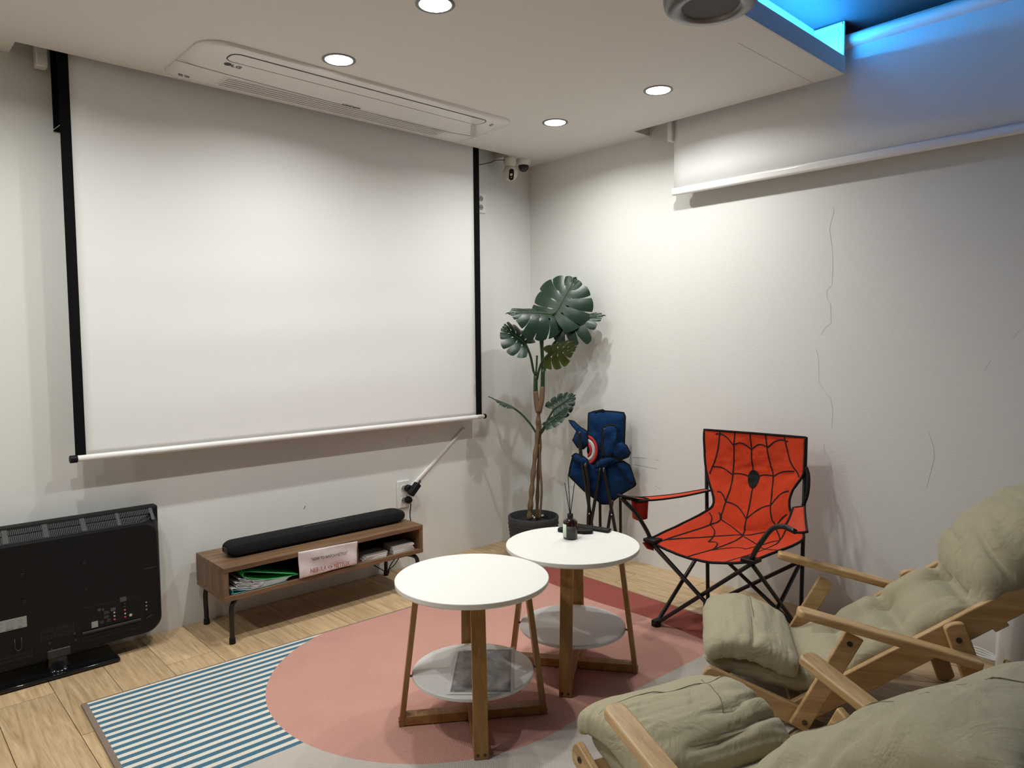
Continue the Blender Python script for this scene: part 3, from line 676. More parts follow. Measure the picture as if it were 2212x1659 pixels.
# files lying in the left bay: each a bent open folder
def file_(nm, label, pts, depth, m, th, group=None, y0=-.352):
    t = thing(nm, label, 'folder', (pts[0][0], y0+depth/2, min(p[1] for p in pts)), 0, group)
    P = crom([(p[0], 0, p[1]) for p in pts], 5)
    MB().grid(lambda u, v: (P[int(round(u*(len(P)-1)))][0], y0+v*depth+.02*(v > .5)*0, P[int(round(u*(len(P)-1)))][2]), len(P), 4).build('cover', m, t, world=True, smooth=30, solid=th)
    return t
KB = KZ0+T_
s2 = 180/2212
def kf(x, y): p = yp(480+x*s2, 1220+y*s2, -.356); return (p[0], p[2])
zs = lambda L: [(a, max(KB+.003, b)) for a, b in L]
tf = file_('file_folder', 'teal plastic file folder at the bottom of the console pile', zs([kf(1740, 455), kf(1400, 545), kf(900, 690), kf(330, 830), kf(300, 826), kf(300, 690), kf(330, 690), kf(700, 672), kf(1000, 620)]), .26, 'folder_b', .0018)
for i, (a, b, c, d) in enumerate((((1700, 425), (900, 622), (300, 640), (300, 690)), ((1720, 400), (920, 590), (425, 565), (420, 610)), ((1740, 385), (940, 560), (395, 480), (400, 520)), ((1760, 365), (960, 530), (535, 470), (530, 510)), ((1800, 340), (980, 500), (490, 380), (495, 420)), ((1850, 320), (1000, 470), (640, 365), (635, 405)))):
    k1, k2, k3, k4 = kf(*a), kf(*b), kf(*c), kf(*d)
    L = [(k1[0], k1[1]+.001), (k2[0], k2[1]-.0015), ((k2[0]+k4[0])/2, (k2[1]+k4[1])/2-.002), k4, k3, ((k2[0]+k3[0])/2, (k2[1]+k3[1])/2), (k2[0]+.03, k2[1]+.002)]
    file_('file_folder', 'white plastic file folder lying directly on the teal folder' if i == 0 else 'white plastic file folder lying directly under the green folder' if i == 5 else 'white plastic file folder fanned in the middle of the console pile', zs(L), .25, 'folder_w', .0014, 'white files in the console')
gf = file_('file_folder', 'open green plastic file folder on top of the console pile', zs([kf(700, 190), kf(1400, 225), kf(1980, 255), kf(1990, 268), kf(1500, 365), kf(1150, 400), kf(800, 375), kf(575, 320), kf(600, 200), kf(690, 205)]), .22, 'folder_g', .0016)
# booklets in the right bay
def booklet(x0, x1, y0, y1, z, h, label, grp, rz=0):
    t = thing('booklet', label, 'booklet', ((x0+x1)/2, (y0+y1)/2, z), rz, grp)
    w, d = (x1-x0)/2, (y1-y0)/2
    MB().box((-w, -d, .0006), (w, d, h-.0006)).build('pages', 'bookw', t)
    MB().box((-w-.0005, -d-.0005, h-.0006), (w+.0005, d, h)).build('front_cover', 'folder_w' if random.random() < .6 else 'cover', t)
    MB().box((-w-.0005, -d-.0005, 0), (w+.0005, d, .0006)).build('rear_cover', 'cover', t)
for k in range(3): booklet(-1.508+.006*k, -1.375+.004*k, -.345, -.255, KB+.0005+.0085*k, .0085, ['bottom white booklet of the small stack next to the console divider', 'middle white booklet of the small stack next to the console divider', 'topmost white booklet of the small stack next to the console divider'][k], 'booklets by the divider', math.radians(-4+3*k))
for k in range(4): booklet(-1.335+.003*(k % 2), -1.205-.004*(k % 3), -.345, -.25, KB+.0005+.009*k, .009, ['bottom white booklet of the stack at the end board of the console', 'middle white booklet of the stack at the end board of the console', 'middle white booklet of the stack at the end board of the console', 'topmost white booklet of the stack at the end board of the console'][k], 'booklets by the end board', math.radians(2-2*k))

# ------------------------------------------------------------------ rug
RA = math.radians(-2.0); RW, RD, RT = 2.35, 1.78, .007
rx, ry = -2.77, -.498
def rugmat():
    m, n, b = nt('printed_rug'); b.inputs['Roughness'].default_value = .85; b.inputs['Specular IOR Level'].default_value = .15
    tc = N(n, 'ShaderNodeTexCoord'); sp = N(n, 'ShaderNodeSeparateXYZ'); n.links.new(tc.outputs['Object'], sp.inputs[0])
    X, Y = sp.outputs[0], sp.outputs[1]
    def mth(op, a, b_=None, c=None):
        d = N(n, 'ShaderNodeMath', operation=op)
        for i, v in enumerate((a, b_, c)):
            if v is None: continue
            if isinstance(v, (int, float)): d.inputs[i].default_value = v
            else: n.links.new(v, d.inputs[i])
        return d.outputs[0]
    def lt(a, b_): return mth('LESS_THAN', a, b_)
    def gt(a, b_): return mth('GREATER_THAN', a, b_)
    def mul(*a):
        r = a[0]
        for q in a[1:]: r = mth('MULTIPLY', r, q)
        return r
    D = mth('MULTIPLY', Y, -1.0)                       # distance from the far edge
    cs, sn = math.cos(-RA), math.sin(-RA)
    dx, dy = -1.675-rx, -1.163-ry; cxl, cyl = dx*cs-dy*sn, -(dx*sn+dy*cs)
    rr = mth('ADD', mth('POWER', mth('ABSOLUTE', mth('SUBTRACT', X, cxl)), 2.0), mth('POWER', mth('ABSOLUTE', mth('SUBTRACT', D, cyl)), 2.0))
    circ = lt(rr, .644**2)
    rect = mul(gt(X, cxl), lt(D, 1.262))
    pink = mth('MAXIMUM', circ, rect)
    pinkD = mul(pink, lt(D, 1.30))
    # wavy band along the right edge
    wx = mth('ADD', mth('MULTIPLY', mth('SINE', mth('MULTIPLY', D, 9.0)), .012), 2.115)
    wx = mth('ADD', wx, mth('MULTIPLY', D, .012))
    band = mul(gt(X, wx), lt(D, 1.262))
    per = .0405
    st = lt(mth('FRACT', mth('DIVIDE', mth('SUBTRACT', D, .022), per)), .53)
    stripes = mul(st, lt(D, .770), gt(D, .022), gt(X, .018))
    whitezone = mul(lt(D, .770), lt(X, 1.0))
    edge = mth('MAXIMUM', lt(X, .018), mth('MAXIMUM', lt(D, .009), gt(X, RW-.006)))
    def mix(f_, a, c):
        d = N(n, 'ShaderNodeMix', data_type='RGBA')
        n.links.new(f_, d.inputs[0])
        if isinstance(a, tuple): d.inputs[6].default_value = a
        else: n.links.new(a, d.inputs[6])
        d.inputs[7].default_value = c; return d.outputs[2]
    c = mix(whitezone, (.50, .455, .405, 1), (.70, .655, .58, 1))
    c = mix(stripes, c, (.062, .155, .225, 1))
    c = mix(pink, c, (.53, .285, .235, 1))
    c = mix(band, c, (.30, .082, .066, 1))
    c = mix(edge, c, (.22, .17, .14, 1))
    t = N(n, 'ShaderNodeTexNoise'); t.inputs['Scale'].default_value = 5; t.inputs['Detail'].default_value = 6
    n.links.new(tc.outputs['Object'], t.inputs['Vector'])
    mr = N(n, 'ShaderNodeMapRange'); mr.inputs[3].default_value = .9; mr.inputs[4].default_value = 1.1; n.links.new(t.outputs['Fac'], mr.inputs[0])
    hs = N(n, 'ShaderNodeHueSaturation'); n.links.new(mr.outputs[0], hs.inputs['Value']); n.links.new(c, hs.inputs['Color'])
    n.links.new(hs.outputs[0], b.inputs['Base Color'])
    # weave relief
    wv = mth('MULTIPLY', mth('SINE', mth('MULTIPLY', X, 700.0)), mth('SINE', mth('MULTIPLY', D, 700.0)))
    t2 = N(n, 'ShaderNodeTexNoise'); t2.inputs['Scale'].default_value = 3.5; t2.inputs['Detail'].default_value = 3; t2.inputs['Distortion'].default_value = 1
    mp = N(n, 'ShaderNodeMapping'); mp.inputs['Scale'].default_value = (1, 4.5, 1); mp.inputs['Rotation'].default_value = (0, 0, .5); n.links.new(tc.outputs['Object'], mp.inputs[0]); n.links.new(mp.outputs[0], t2.inputs['Vector'])
    bp = N(n, 'ShaderNodeBump'); bp.inputs['Strength'].default_value = .30; bp.inputs['Distance'].default_value = .012; n.links.new(t2.outputs['Fac'], bp.inputs['Height'])
    b2 = N(n, 'ShaderNodeBump'); b2.inputs['Strength'].default_value = .4; b2.inputs['Distance'].default_value = .0015; n.links.new(wv, b2.inputs['Height']); n.links.new(bp.outputs[0], b2.inputs['Normal'])
    n.links.new(b2.outputs[0], b.inputs['Normal'])
    return m
me = MB().grid(lambda u, v: (u*RW, -v*RD, RT), 40, 30)
me.add([(0, 0, 0), (RW, 0, 0), (RW, -RD, 0), (0, -RD, 0), (0, 0, RT), (RW, 0, RT), (RW, -RD, RT), (0, -RD, RT)], [(0, 1, 2, 3), (0, 4, 5, 1), (1, 5, 6, 2), (2, 6, 7, 3), (3, 7, 4, 0)])
msh = bpy.data.meshes.new('rug'); msh.from_pydata(me.v, [], me.f); msh.materials.append(rugmat())
rug = bpy.data.objects.new('rug', msh); COL.objects.link(rug); rug.location = (rx, ry, 0.0005); rug.rotation_euler = (0, 0, RA); ROOT[rug] = (np.array((rx, ry, .0005)), RA)
tag(rug, 'large printed rug with pink circle, blue stripes and red band', 'rug')

# ------------------------------------------------------------------ side tables
TZ = .5; ZR = RT+.0005
def side_table(name, label, c, ang):
    t = thing(name, label, 'side table', (c[0], c[1], ZR), ang, 'white round two-tier side tables')
    h = TZ-ZR
    MB().lathe([(.001, h-.022), (.244, h-.022), (.255, h-.019), (.2595, h-.014), (.260, h-.0015), (.259, h), (.001, h)], n=72, cap=False).build('table_top', 'table', t, smooth=30)
    MB().lathe([(.001, .158), (.203, .158), (.207, .161), (.207, .170), (.204, .173), (.001, .173)], n=64, cap=False).build('lower_shelf', 'table_edge', t, smooth=30)
    for k in range(4):
        a = k*math.pi/2; d = np.array((math.cos(a), math.sin(a), 0)); sd = np.array((-d[1], d[0], 0))
        lg = MB().obox(d*.245+np.array((0, 0, .0)), d*.185+np.array((0, 0, h-.02)), .046, .018, sd)
        lg = lg.build('leg', 'oak_z', t, bevel=.0015)
        for sx in (-.011, .011):
            P0 = d*(.2445+.008)+sd*sx+np.array((0, 0, .014)); 
            MB().lathe([(.0045, 0), (.0045, .002)], n=12).build('screw', 'dark_steel', lg).matrix_local = Matrix.Translation(P0) @ Vector(d).to_track_quat('Z', 'Y').to_matrix().to_4x4()
        MB().obox(d*.200+np.array((0, 0, .163)), d*.222+np.array((0, 0, .163)), .006, .006, sd).build('shelf_pin', 'dark_steel', t)
    MB().obox((-.236, 0, .018), (.236, 0, .018), .044, .030, (0, 1, 0)).build('cross_bar', 'oak_x', t, bevel=.0015)
    for sg_ in (-1, 1): MB().obox((0, sg_*.022, .018), (0, sg_*.236, .018), .044, .030, (1, 0, 0)).build('cross_bar', 'oak_x', t, bevel=.0015)
    return t
t1c = (-1.812, -1.548); t2c = (-1.282, -1.525)
side_table('side_table', 'white round side table with a plastic sleeve on its lower shelf', t1c, math.atan2(-.205, -.141))
side_table('side_table', 'white round side table carrying a diffuser bottle and two remote controls', t2c, math.radians(216))
def photomat():
    m, n, b = nt('photo_print'); b.inputs['Roughness'].default_value = .3
    tc = N(n, 'ShaderNodeTexCoord'); t = N(n, 'ShaderNodeTexNoise'); t.inputs['Scale'].default_value = 9; t.inputs['Detail'].default_value = 4; t.inputs['Distortion'].default_value = 1.5
    n.links.new(tc.outputs['Object'], t.inputs['Vector'])
    cr = N(n, 'ShaderNodeValToRGB'); e = cr.color_ramp.elements
    e[0].position = .36; e[0].color = (.035, .037, .04, 1); e[1].position = .64; e[1].color = (.42, .39, .40, 1)
    n.links.new(t.outputs['Fac'], cr.inputs[0]); n.links.new(cr.outputs[0], b.inputs['Base Color']); return m
# plastic sleeve with a photo print, slightly curled
fz = ZR+.173
q = [zp(*p, fz) for p in ((962, 1503), (1112, 1503), (983, 1405), (1113, 1401))]
ps = thing('plastic_sleeve', 'clear plastic sleeve with a grey photo print on the lower shelf', 'document sleeve', (q[0]+q[3])/2)
def slv(u, v, ins=0, dz=0):
    u = ins+u*(1-2*ins); v = ins+v*(1-2*ins)
    p = (q[0]*(1-u)+q[1]*u)*(1-v)+(q[2]*(1-u)+q[3]*u)*v
    return p+np.array((0, 0, .0022+dz+.020*max(0, v-.55)**2*u*2+.004*math.sin(u*4)*v*v))
MB().grid(lambda u, v: slv(u, v, .015, -.0006), 14, 14).build('paper_margin', 'bookw', ps, world=True, smooth=True, solid=.0004)
MB().grid(lambda u, v: slv(u, v, .06, .0004), 14, 14).build('photo_print', 'placeholder' if False else photomat(), ps, world=True, smooth=True, solid=.0006)
MB().grid(lambda u, v: slv(u, v, 0, .0018), 14, 14).build('clear_cover', 'clear', ps, world=True, smooth=True)
# diffuser bottle
bc = zp(1232, 1163, TZ); bc = np.array((bc[0], bc[1], TZ))
t = thing('reed_diffuser', 'brown glass reed diffuser bottle with black sticks on the side table', 'diffuser', bc)
MB().lathe([(.001, .001), (.025, .001), (.0285, .004), (.029, .008), (.029, .066), (.027, .073), (.014, .082), (.0105, .085), (.0105, .088)], n=36, cap=False).build('bottle', 'amber', t, smooth=40)
MB().lathe([(.0112, .085), (.0118, .087), (.0118, .099), (.010, .101), (.006, .101)], n=28).build('collar', 'black_plastic', t, smooth=40)
def lblpatch(a0, a1, z0, z1, m, nm):
    MB().grid(lambda u, v: (.0294*math.cos(a0+(a1-a0)*u), .0294*math.sin(a0+(a1-a0)*u), z0+(z1-z0)*v), 16, 2).build(nm, m, t, smooth=True, solid=.0004)
va = math.atan2(CAM[1]-bc[1], CAM[0]-bc[0])
lblpatch(va-math.radians(125), va-math.radians(32), .010, .062, 'label_g', 'front_label')
lblpatch(va-math.radians(30), va+math.radians(50), .010, .055, 'label_k', 'text_label')
for k in range(3):
    p1 = [np_(*p, bc, (.7, .7, 0)) for p in ((1220, 1043), (1227, 1026), (1241, 1043))][k]
    MB().tube([bc+(0, 0, .02), bc+np.array(((k-1)*.002, 0, .1)), p1], .0016, 8).build('reed_stick', 'black', t, world=True, smooth=True)
# remote controls
def remote(label, pa, pb, w, h, cham):
    a, b = zp(*pa, TZ), zp(*pb, TZ); d = b-a; L = np.linalg.norm(d); ang = math.atan2(d[1], d[0]); c = (a+b)/2
    t = thing('remote_control', label, 'remote control', (c[0], c[1], TZ), ang, 'remotes on the side table')
    if cham:
        P = [(-L/2, -w*.3), (-L/2+.012, -w/2), (L/2-.03, -w/2), (L/2, -w*.15), (L/2, w*.35), (L/2-.02, w/2), (-L/2+.012, w/2), (-L/2, w*.3)]
    else: P = rrect(-L/2, L/2, -w/2, w/2, .004, 3)
    MB().poly([(x, y, .001) for x, y in P], (0, 0, h)).build('body', 'black_plastic', t, bevel=.003)
    for i in range(int(L/.016)-2):
        for j in (-1, 0, 1):
            x = -L/2+.02+i*.016
            MB().box((x-.004, j*w*.27-.0035, h+.0005), (x+.004, j*w*.27+.0035, h+.0022)).build('button', 'black', t, bevel=.0008)
remote('black remote control with slanted end lying beside the diffuser bottle', (1206, 1147), (1280, 1153), .042, .014, True)
remote('slim straight black remote control on the side table', (1232, 1137), (1317, 1150), .036, .012, False)

# ------------------------------------------------------------------ plant
PC = np.array((-.363, -.378, 0)); VN = nrm((CAM-PC)*np.array((1, 1, 0)))     # towards the camera
SDR = np.array((VN[1], -VN[0], 0))                                         # not to the screen: a fixed horizontal axis
pt = thing('potted_plant', 'tall artificial monstera plant in a dark round pot in the corner', 'plant', PC)
def pp(x, y, off=0): return np_(x, y, PC+VN*off, VN)
prof = [(.085, 0), (.118, .004), (.128, .02), (.150, .22), (.152, .245), (.149, .25), (.142, .25), (.139, .243), (.134, .20), (.001, .20)]
MB().lathe(prof, c=PC, n=56, cap=False).build('pot', 'pot', pt, world=True, smooth=40)
for k in range(9):
    z = .03+k*.022; r = .128+(.022*(z-.02)/.2)+.0012
    MB().tube([PC+np.array((r*math.cos(a), r*math.sin(a), z)) for a in [2*math.pi*i/48 for i in range(48)]], .0028, 6, closed=True).build('pot_rib', 'pot', pt, world=True, smooth=True)
MB().lathe([(.001, .212), (.05, .214), (.10, .209), (.135, .207)], c=PC, n=32, cap=False).build('soil', 'soil', pt, world=True, smooth=True)
for x, y in ((1149, 1116), (1156, 1119), (1164, 1117), (1171, 1115), (1145, 1121), (1160, 1123)):
    p = zp(x, y, .215); ball((p[0], p[1], .217), .011, 10, 8, (1.2, 1, .7)).build('pebble', 'pebble', pt, world=True, smooth=True)
tr = [(1143, 1122, .03), (1147, 1080, .03), (1152, 1020, .02), (1160, 950, 0), (1163, 900, 0), (1165, 872, 0)]
MB().tube(crom([pp(*p) for p in tr], 8), [.016+.003*math.sin(i*1.3)-.004*i/40 for i in range(41)], 12).build('trunk', 'trunk', pt, world=True, smooth=True)
MB().tube(crom([pp(*p) for p in ((1160, 1122, -.02), (1161, 1070, -.02), (1164, 1000, -.01), (1166, 940, -.01), (1163, 885, -.0))], 8), [.011+.002*math.sin(i) for i in range(33)], 10).build('trunk', 'trunk', pt, world=True, smooth=True)
MB().tube(crom([pp(*p) for p in ((1166, 1122, .03), (1170, 1060, .03), (1167, 1010, .02), (1166, 960, .02))], 8), .007, 10).build('trunk', 'trunk', pt, world=True, smooth=True)
for L, r in (([(1163, 890, 0), (1159, 868, 0), (1157, 845, 0), (1157, 812, 0)], .0165), ([(1164, 890, 0), (1170, 862, .01), (1172, 835, .01), (1173, 798, .01)], .0165)):
    br = MB().tube(crom([pp(*p) for p in L], 6), [r*(1-.25*i/18) for i in range(19)], 12).build('branch', 'stem', pt, world=True, smooth=True)
    MB().tube(crom([pp(*p) for p in L[:3]], 6), [r*1.08*(1-.15*i/12) for i in range(13)], 12).build('bark_sleeve', 'trunk', br, world=True, smooth=True)
for L, r in (([(1157, 818, 0), (1155, 808, 0), (1152, 800, 0), (1146, 770, .02), (1135, 742, .05)], .007), ([(1157, 815, 0), (1159, 790, -.02), (1160, 768, -.03)], .006),
             ([(1160, 820, .0), (1164, 800, .02), (1172, 780, .05), (1186, 764, .09)], .007), ([(1174, 802, 0), (1172, 770, 0), (1172, 730, 0), (1185, 690, .02), (1198, 674, .03)], .009),
             ([(1172, 805, .01), (1170, 760, .02), (1168, 725, .03), (1174, 706, .03), (1192, 690, .02)], .008), ([(1175, 802, .0), (1185, 775, -.02), (1195, 745, -.03), (1210, 730, -.03), (1225, 716, -.02)], .008),
             ([(1158, 935, .0), (1145, 915, .02), (1125, 893, .02), (1104, 878, .02)], .006), ([(1167, 935, .0), (1175, 922, .02), (1184, 905, .02), (1197, 882, .02)], .0055), ([(1166, 940, .0), (1174, 930, .05), (1180, 918, .07)], .005)):
    MB().tube(crom([pp(*p) for p in L], 6), r, 10).build('petiole', 'stem', pt, world=True, smooth=True)
def leaf(base, tip, nrmv, width, curl=.25, droop=.3, nl=6, seed=0, fold=.15, open_=.5, scal=.06):
    rnd = random.Random(seed)
    base = np.array(base); tip = np.array(tip); ax = tip-base; L = np.linalg.norm(ax); ax = ax/L
    n_ = np.array(nrmv, float); n_ = nrm(n_-ax*(n_@ax)); sd = np.cross(n_, ax)
    mb = MB(); NT, NR = 7, 13
    for side in (-1, 1):
        for k in range(nl):
            t0, t1 = k/nl, (k+1)/nl
            jl = rnd.uniform(.93, 1.05)
            v = []; sl0 = rnd.uniform(.5, .8); gap = open_*rnd.uniform(.4, 1.2); h0 = rnd.uniform(.2, .26); h1 = h0+rnd.uniform(.1, .16)
            for i in range(NT):
                f_ = i/(NT-1)
                for j in range(NR):
                    r = j/(NR-1)
                    # lateral shrink of the lobe: lens hole near the rib, open slit towards the rim
                    w = 0
                    if h0 < r < h1: w = .24*math.sin(math.pi*(r-h0)/(h1-h0))
                    if r > sl0: w = gap*((r-sl0)/(1-sl0))**1.1*.5
                    if k == 0 and f_ < .5: w *= .0
                    if k == nl-1 and f_ > .5: w = 0
                    tt = t0+(t1-t0)*(.5+(f_-.5)*(1-w))
                    ang = math.radians(150*(1-tt)**1.25+22*tt) if tt < 1 else math.radians(10)
                    ln = width*(.50+.50*math.sin(math.pi*min(1, tt*.85+.22)))*(1-tt**4*.62)*jl
                    edge = 1-scal*abs(2*f_-1)**2.5
                    rr = r*ln*edge
                    # ribs bend towards the tip on their way out
                    a2 = ang-math.radians(22)*r
                    x = side*rr*math.sin(a2); y = L*(.16+.80*tt)-L*.16+rr*math.cos(a2)*.75
                    fx = x/width; fy = y/L
                    z = fold*abs(x)*(1-abs(fx)*1.4)-curl*fx*fx*width-droop*L*max(0, fy)**2*.55+.006*math.sin((f_)*math.pi)*r
                    P_ = base+ax*y+sd*x+n_*z; P_[0] = min(P_[0], -.012); P_[1] = min(P_[1], -.012); v.append(P_)
            fs = [(i*NR+j, (i+1)*NR+j, (i+1)*NR+j+1, i*NR+j+1) for i in range(NT-1) for j in range(NR-1)]
            if side < 0: fs = [q_[::-1] for q_ in fs]
            mb.add(v, fs)
    # orient so that the front face looks along n_
    o = mb.build('leaf', 'leaf', pt, world=True, smooth='keep')
    me = o.data; s_ = sum(((Vector(p.normal)).dot(Vector(n_))) for p in me.polygons)
    if s_ < 0: me.flip_normals()
    P = []
    for i in range(10):
        y = L*i/9*.80; fy = y/L; P.append(base+ax*y+n_*(-droop*L*fy**2*.55+.002))
    MB().tube(P, [.0045*(1-.8*i/9) for i in range(10)], 6).build('midrib', 'vein', o, world=True, smooth=True)
    return o
UP = np.array((0, 0, 1.))
RIGHT = nrm(np.cross(-VN, UP))      # horizontal axis of the plant's front plane
leaf(pp(1198, 680, .03), pp(1250, 586, -.02), VN*.85+UP*.45-RIGHT*.1, .185, .25, .10, 6, 1, open_=.30, scal=.03)
leaf(pp(1196, 680, .02), pp(1081, 660, .15), UP*.72+VN*.70, .135, .9, .40, 6, 2, fold=.05, open_=.30, scal=.04)
leaf(pp(1208, 700, -.02), pp(1324, 668, .06), UP*.72+VN*.6, .135, .8, .25, 6, 3, fold=.05, open_=.85)
leaf(pp(1135, 742, .05), pp(1080, 700, .06), UP*.7+VN*.55+RIGHT*.3, .14, .25, .08, 6, 4, open_=.6)
leaf(pp(1186, 764, .09), pp(1256, 746, .05), UP*.72-VN*.70, .115, .3, .05, 6, 5, open_=.5)
leaf(pp(1104, 878, .02), pp(1046, 851, .02), UP*.8-VN*.10+RIGHT*.3, .07, .3, .1, 5, 6)
leaf(pp(1196, 884, .02), pp(1251, 846, .0), VN*.8+UP*.4-RIGHT*.3, .085, .3, .15, 6, 7, open_=.5)
leaf(pp(1180, 918, .07), pp(1250, 866, .05), UP*.6+VN*.35-RIGHT*.3, .06, .3, .1, 6, 8, open_=.5)
leaf(pp(1205, 690, -.03), pp(1258, 630, -.12), VN*.5+UP*.8, .13, .5, .2, 6, 9, open_=.3)

# ------------------------------------------------------------------ red camping chair
RF = {'FL': (-.714, -1.517, .0), 'FR': (-.705, -1.985, 0), 'BL': (-.352, -1.557, 0), 'BR': (-.335, -2.005, 0)}
RF = {k: np.array(v) for k, v in RF.items()}
ch = thing('camping_chair', 'open red folding camping chair printed with black net lines', 'chair', (-.52, -1.76, 0))
Lc = [xp(*p) for p in ((1521, 928, -.218), (1522, 985, -.24), (1527, 1025, -.26), (1538, 1062, -.285), (1541, 1088, -.305), (1527, 1103, -.36), (1480, 1128, -.52), (1398, 1167, -.735))]
Rc = [xp(*p) for p in ((1740, 945, -.16), (1738, 1000, -.185), (1734, 1028, -.20), (1713, 1058, -.225), (1705, 1088, -.245), (1714, 1125, -.27), (1733, 1166, -.33), (1622, 1214, -.662))]
Lp = crom(Lc, 12); Rp = crom(Rc, 12); NS = len(Lp)
def sling(u, v):
    """u 0..1 from the top edge to the front edge, v 0..1 across"""
    k = u*(NS-1); i = min(int(k), NS-2); fr = k-i
    a = Lp[i]*(1-fr)+Lp[i+1]*fr; b = Rp[i]*(1-fr)+Rp[i+1]*fr
    p = a*(1-v)+b*v; bow = math.sin(math.pi*v)
    back = max(0, min(1, (.62-u)/.2)); seat = 1-back
    p = p+np.array((.035*bow*back*math.sin(math.pi*min(1, u/.62)*.9+.1), 0, 0))
    p = p+np.array((0, 0, -.075*bow*seat*(1-.45*max(0, (u-.75)/.25))))
    mid = math.exp(-((u-.6)/.10)**2)
    p = p+np.array((-.03*bow*mid, 0, -.02*bow*mid))
    wr_ = .0035*noise.noise(Vector((u*9, v*7, 3.1)))+.002*noise.noise(Vector((u*22, v*15, 1.2)))
    p = p+np.array((-wr_*back*1.5, 0, wr_*seat)); return p
MB().grid(sling, 110, 40).build('sling_seat', 'red', ch, world=True, smooth=True, solid=.0025)
edge = [sling(0, v/20) for v in range(21)]+[sling(u/60, 1) for u in range(1, 61)]+[sling(1, 1-v/20) for v in range(1, 21)]+[sling(1-u/60, 0) for u in range(1, 60)]
MB().tube(edge, .0058, 8, closed=True).build('edge_binding', 'piping', ch, world=True, smooth=True)
def front(u, v, off=.0025):
    e = .004; du = sling(min(1, u+e), v)-sling(max(0, u-e), v); dv = sling(u, min(1, v+e))-sling(u, max(0, v-e)); n_ = nrm(np.cross(du, dv))
    if n_@np.array((-.8, 0, .6)) < 0: n_ = -n_
    return sling(u, v)+n_*off, n_
def line(uv, w=.006):
    mb = MB(); P = []; NN = []
    for u, v in uv:
        p, n_ = front(min(1, max(0, u)), min(1, max(0, v))); P.append(p); NN.append(n_)
    L_, R2 = [], []
    for i in range(len(P)):
        d = nrm(P[min(i+1, len(P)-1)]-P[max(0, i-1)]); sdv = nrm(np.cross(NN[i], d))*w/2; L_.append(P[i]-sdv); R2.append(P[i]+sdv)
    n = len(P); return L_+R2, [(i, i+1, n+i+1, n+i) for i in range(n-1)]
def uvs(a, n=10):
    c = crom([(x, y, 0) for x, y in a], n); return [(p[0], p[1]) for p in c]
pr = MB()
for a in ([(0, .47), (.15, .47), (.30, .47), (.45, .48), (.58, .485), (.75, .45), (1, .40)], [(0, .32), (.2, .28), (.35, .24), (.5, .17), (.62, .14)], [(0, .62), (.2, .66), (.35, .70), (.5, .76), (.66, .82), (.8, .80), (1, .76)],
          [(.0, .17), (.14, .12), (.28, .03)], [(0, .80), (.14, .86), (.3, .97)], [(.62, .14), (.70, .16), (.8, .14), (.98, .08)], [(.75, .45), (.9, .2), (.97, .08)], [(.78, .46), (.88, .7), (.93, .98)]):
    pr.add(*line(uvs(a)))
for row in ([(.02, .12), (.07, .30), (.09, .47), (.07, .64), (.03, .84)], [(.22, .08), (.285, .25), (.33, .47), (.30, .69), (.24, .90)], [(.43, .06), (.50, .17), (.565, .485), (.52, .77), (.44, .95)],
            [(.62, .10), (.69, .15), (.76, .45), (.72, .8), (.64, .96)], [(.72, .03), (.80, .14), (.90, .30), (.93, .42), (.90, .62), (.82, .8), (.74, .97)]):
    for (u0, v0), (u1, v1) in zip(row[:-1], row[1:]):
        pr.add(*line([(u0+(u1-u0)*k/8-.022*math.sin(math.pi*k/8), v0+(v1-v0)*k/8) for k in range(9)], .0055))
pr.build('printed_lines', 'piping', ch, world=True, solid=.0006)
# plain dark oval emblem in the middle of the back
def oval(cu, cv, ru, rv, n=22, rings=4):
    mb = MB(); v = [front(cu, cv, .004)[0]]
    for k in range(1, rings+1):
        for i in range(n): a = 2*math.pi*i/n; v.append(front(cu+ru*k/rings*math.cos(a), cv+rv*k/rings*math.sin(a), .004)[0])
    f = [(0, 1+i, 1+(i+1) % n) for i in range(n)]+[(1+(k-1)*n+i, 1+k*n+i, 1+k*n+(i+1) % n, 1+(k-1)*n+(i+1) % n) for k in range(1, rings) for i in range(n)]
    return mb.add(v, f)
oval(.33, .475, .085, .062).build('oval_emblem', 'piping', ch, world=True, solid=.0006)
TR_ = .0092
def rod(a, b, nm='leg_tube', r=TR_): return MB().tube([a, b], r, 10).build(nm, 'black_metal', ch, world=True, smooth=40)
sFL = np.array((-.712, -1.492, .375)); sFR = np.array((-.668, -1.945, .375))
mBL = np.array((-.31, -1.52, .31)); mBR = np.array((-.275, -1.975, .31)); up_ = np.array((0, 0, .018))
TLp = np.array(Lc[0])+np.array((.012, -.004, .0)); TRp = np.array(Rc[0])+np.array((.012, .004, 0))
rod(RF['BL']+up_, TLp, 'rear_post'); rod(RF['BR']+up_, TRp, 'rear_post')
for a, b in ((sFL, RF['BL']), (sFL+(.006, .0, .0), RF['FR']), (sFR, RF['FL']), (sFR+(.0, -.01, 0), RF['BR']), (mBL, RF['FL']), (mBR, RF['FR']), (mBL, RF['BR']), (mBR, RF['BL'])): rod(a, b+up_)
for k, p in RF.items():
    z0 = .0075 if k[0] == 'F' else .0005
    o = MB().lathe([(.017, z0), (.022, z0+.002), (.022, .026), (.016, .032)], c=(p[0], p[1], 0), n=16).build('foot_hub', 'black_plastic', ch, world=True, smooth=40)
    MB().box((p[0]-.02, p[1]-.014, .012), (p[0]+.02, p[1]+.014, .036)).build('foot_bracket', 'black_plastic', o, world=True, bevel=.003)
for a, b in ((sFL, RF['BL']), (sFR, RF['FL']), (mBL, RF['BR'])):
    m_ = (a+b)/2; ball(m_+np.array((-.010, -.004, 0)), .0045, 8, 6).build('rivet', 'steel', ch, world=True, smooth=True)
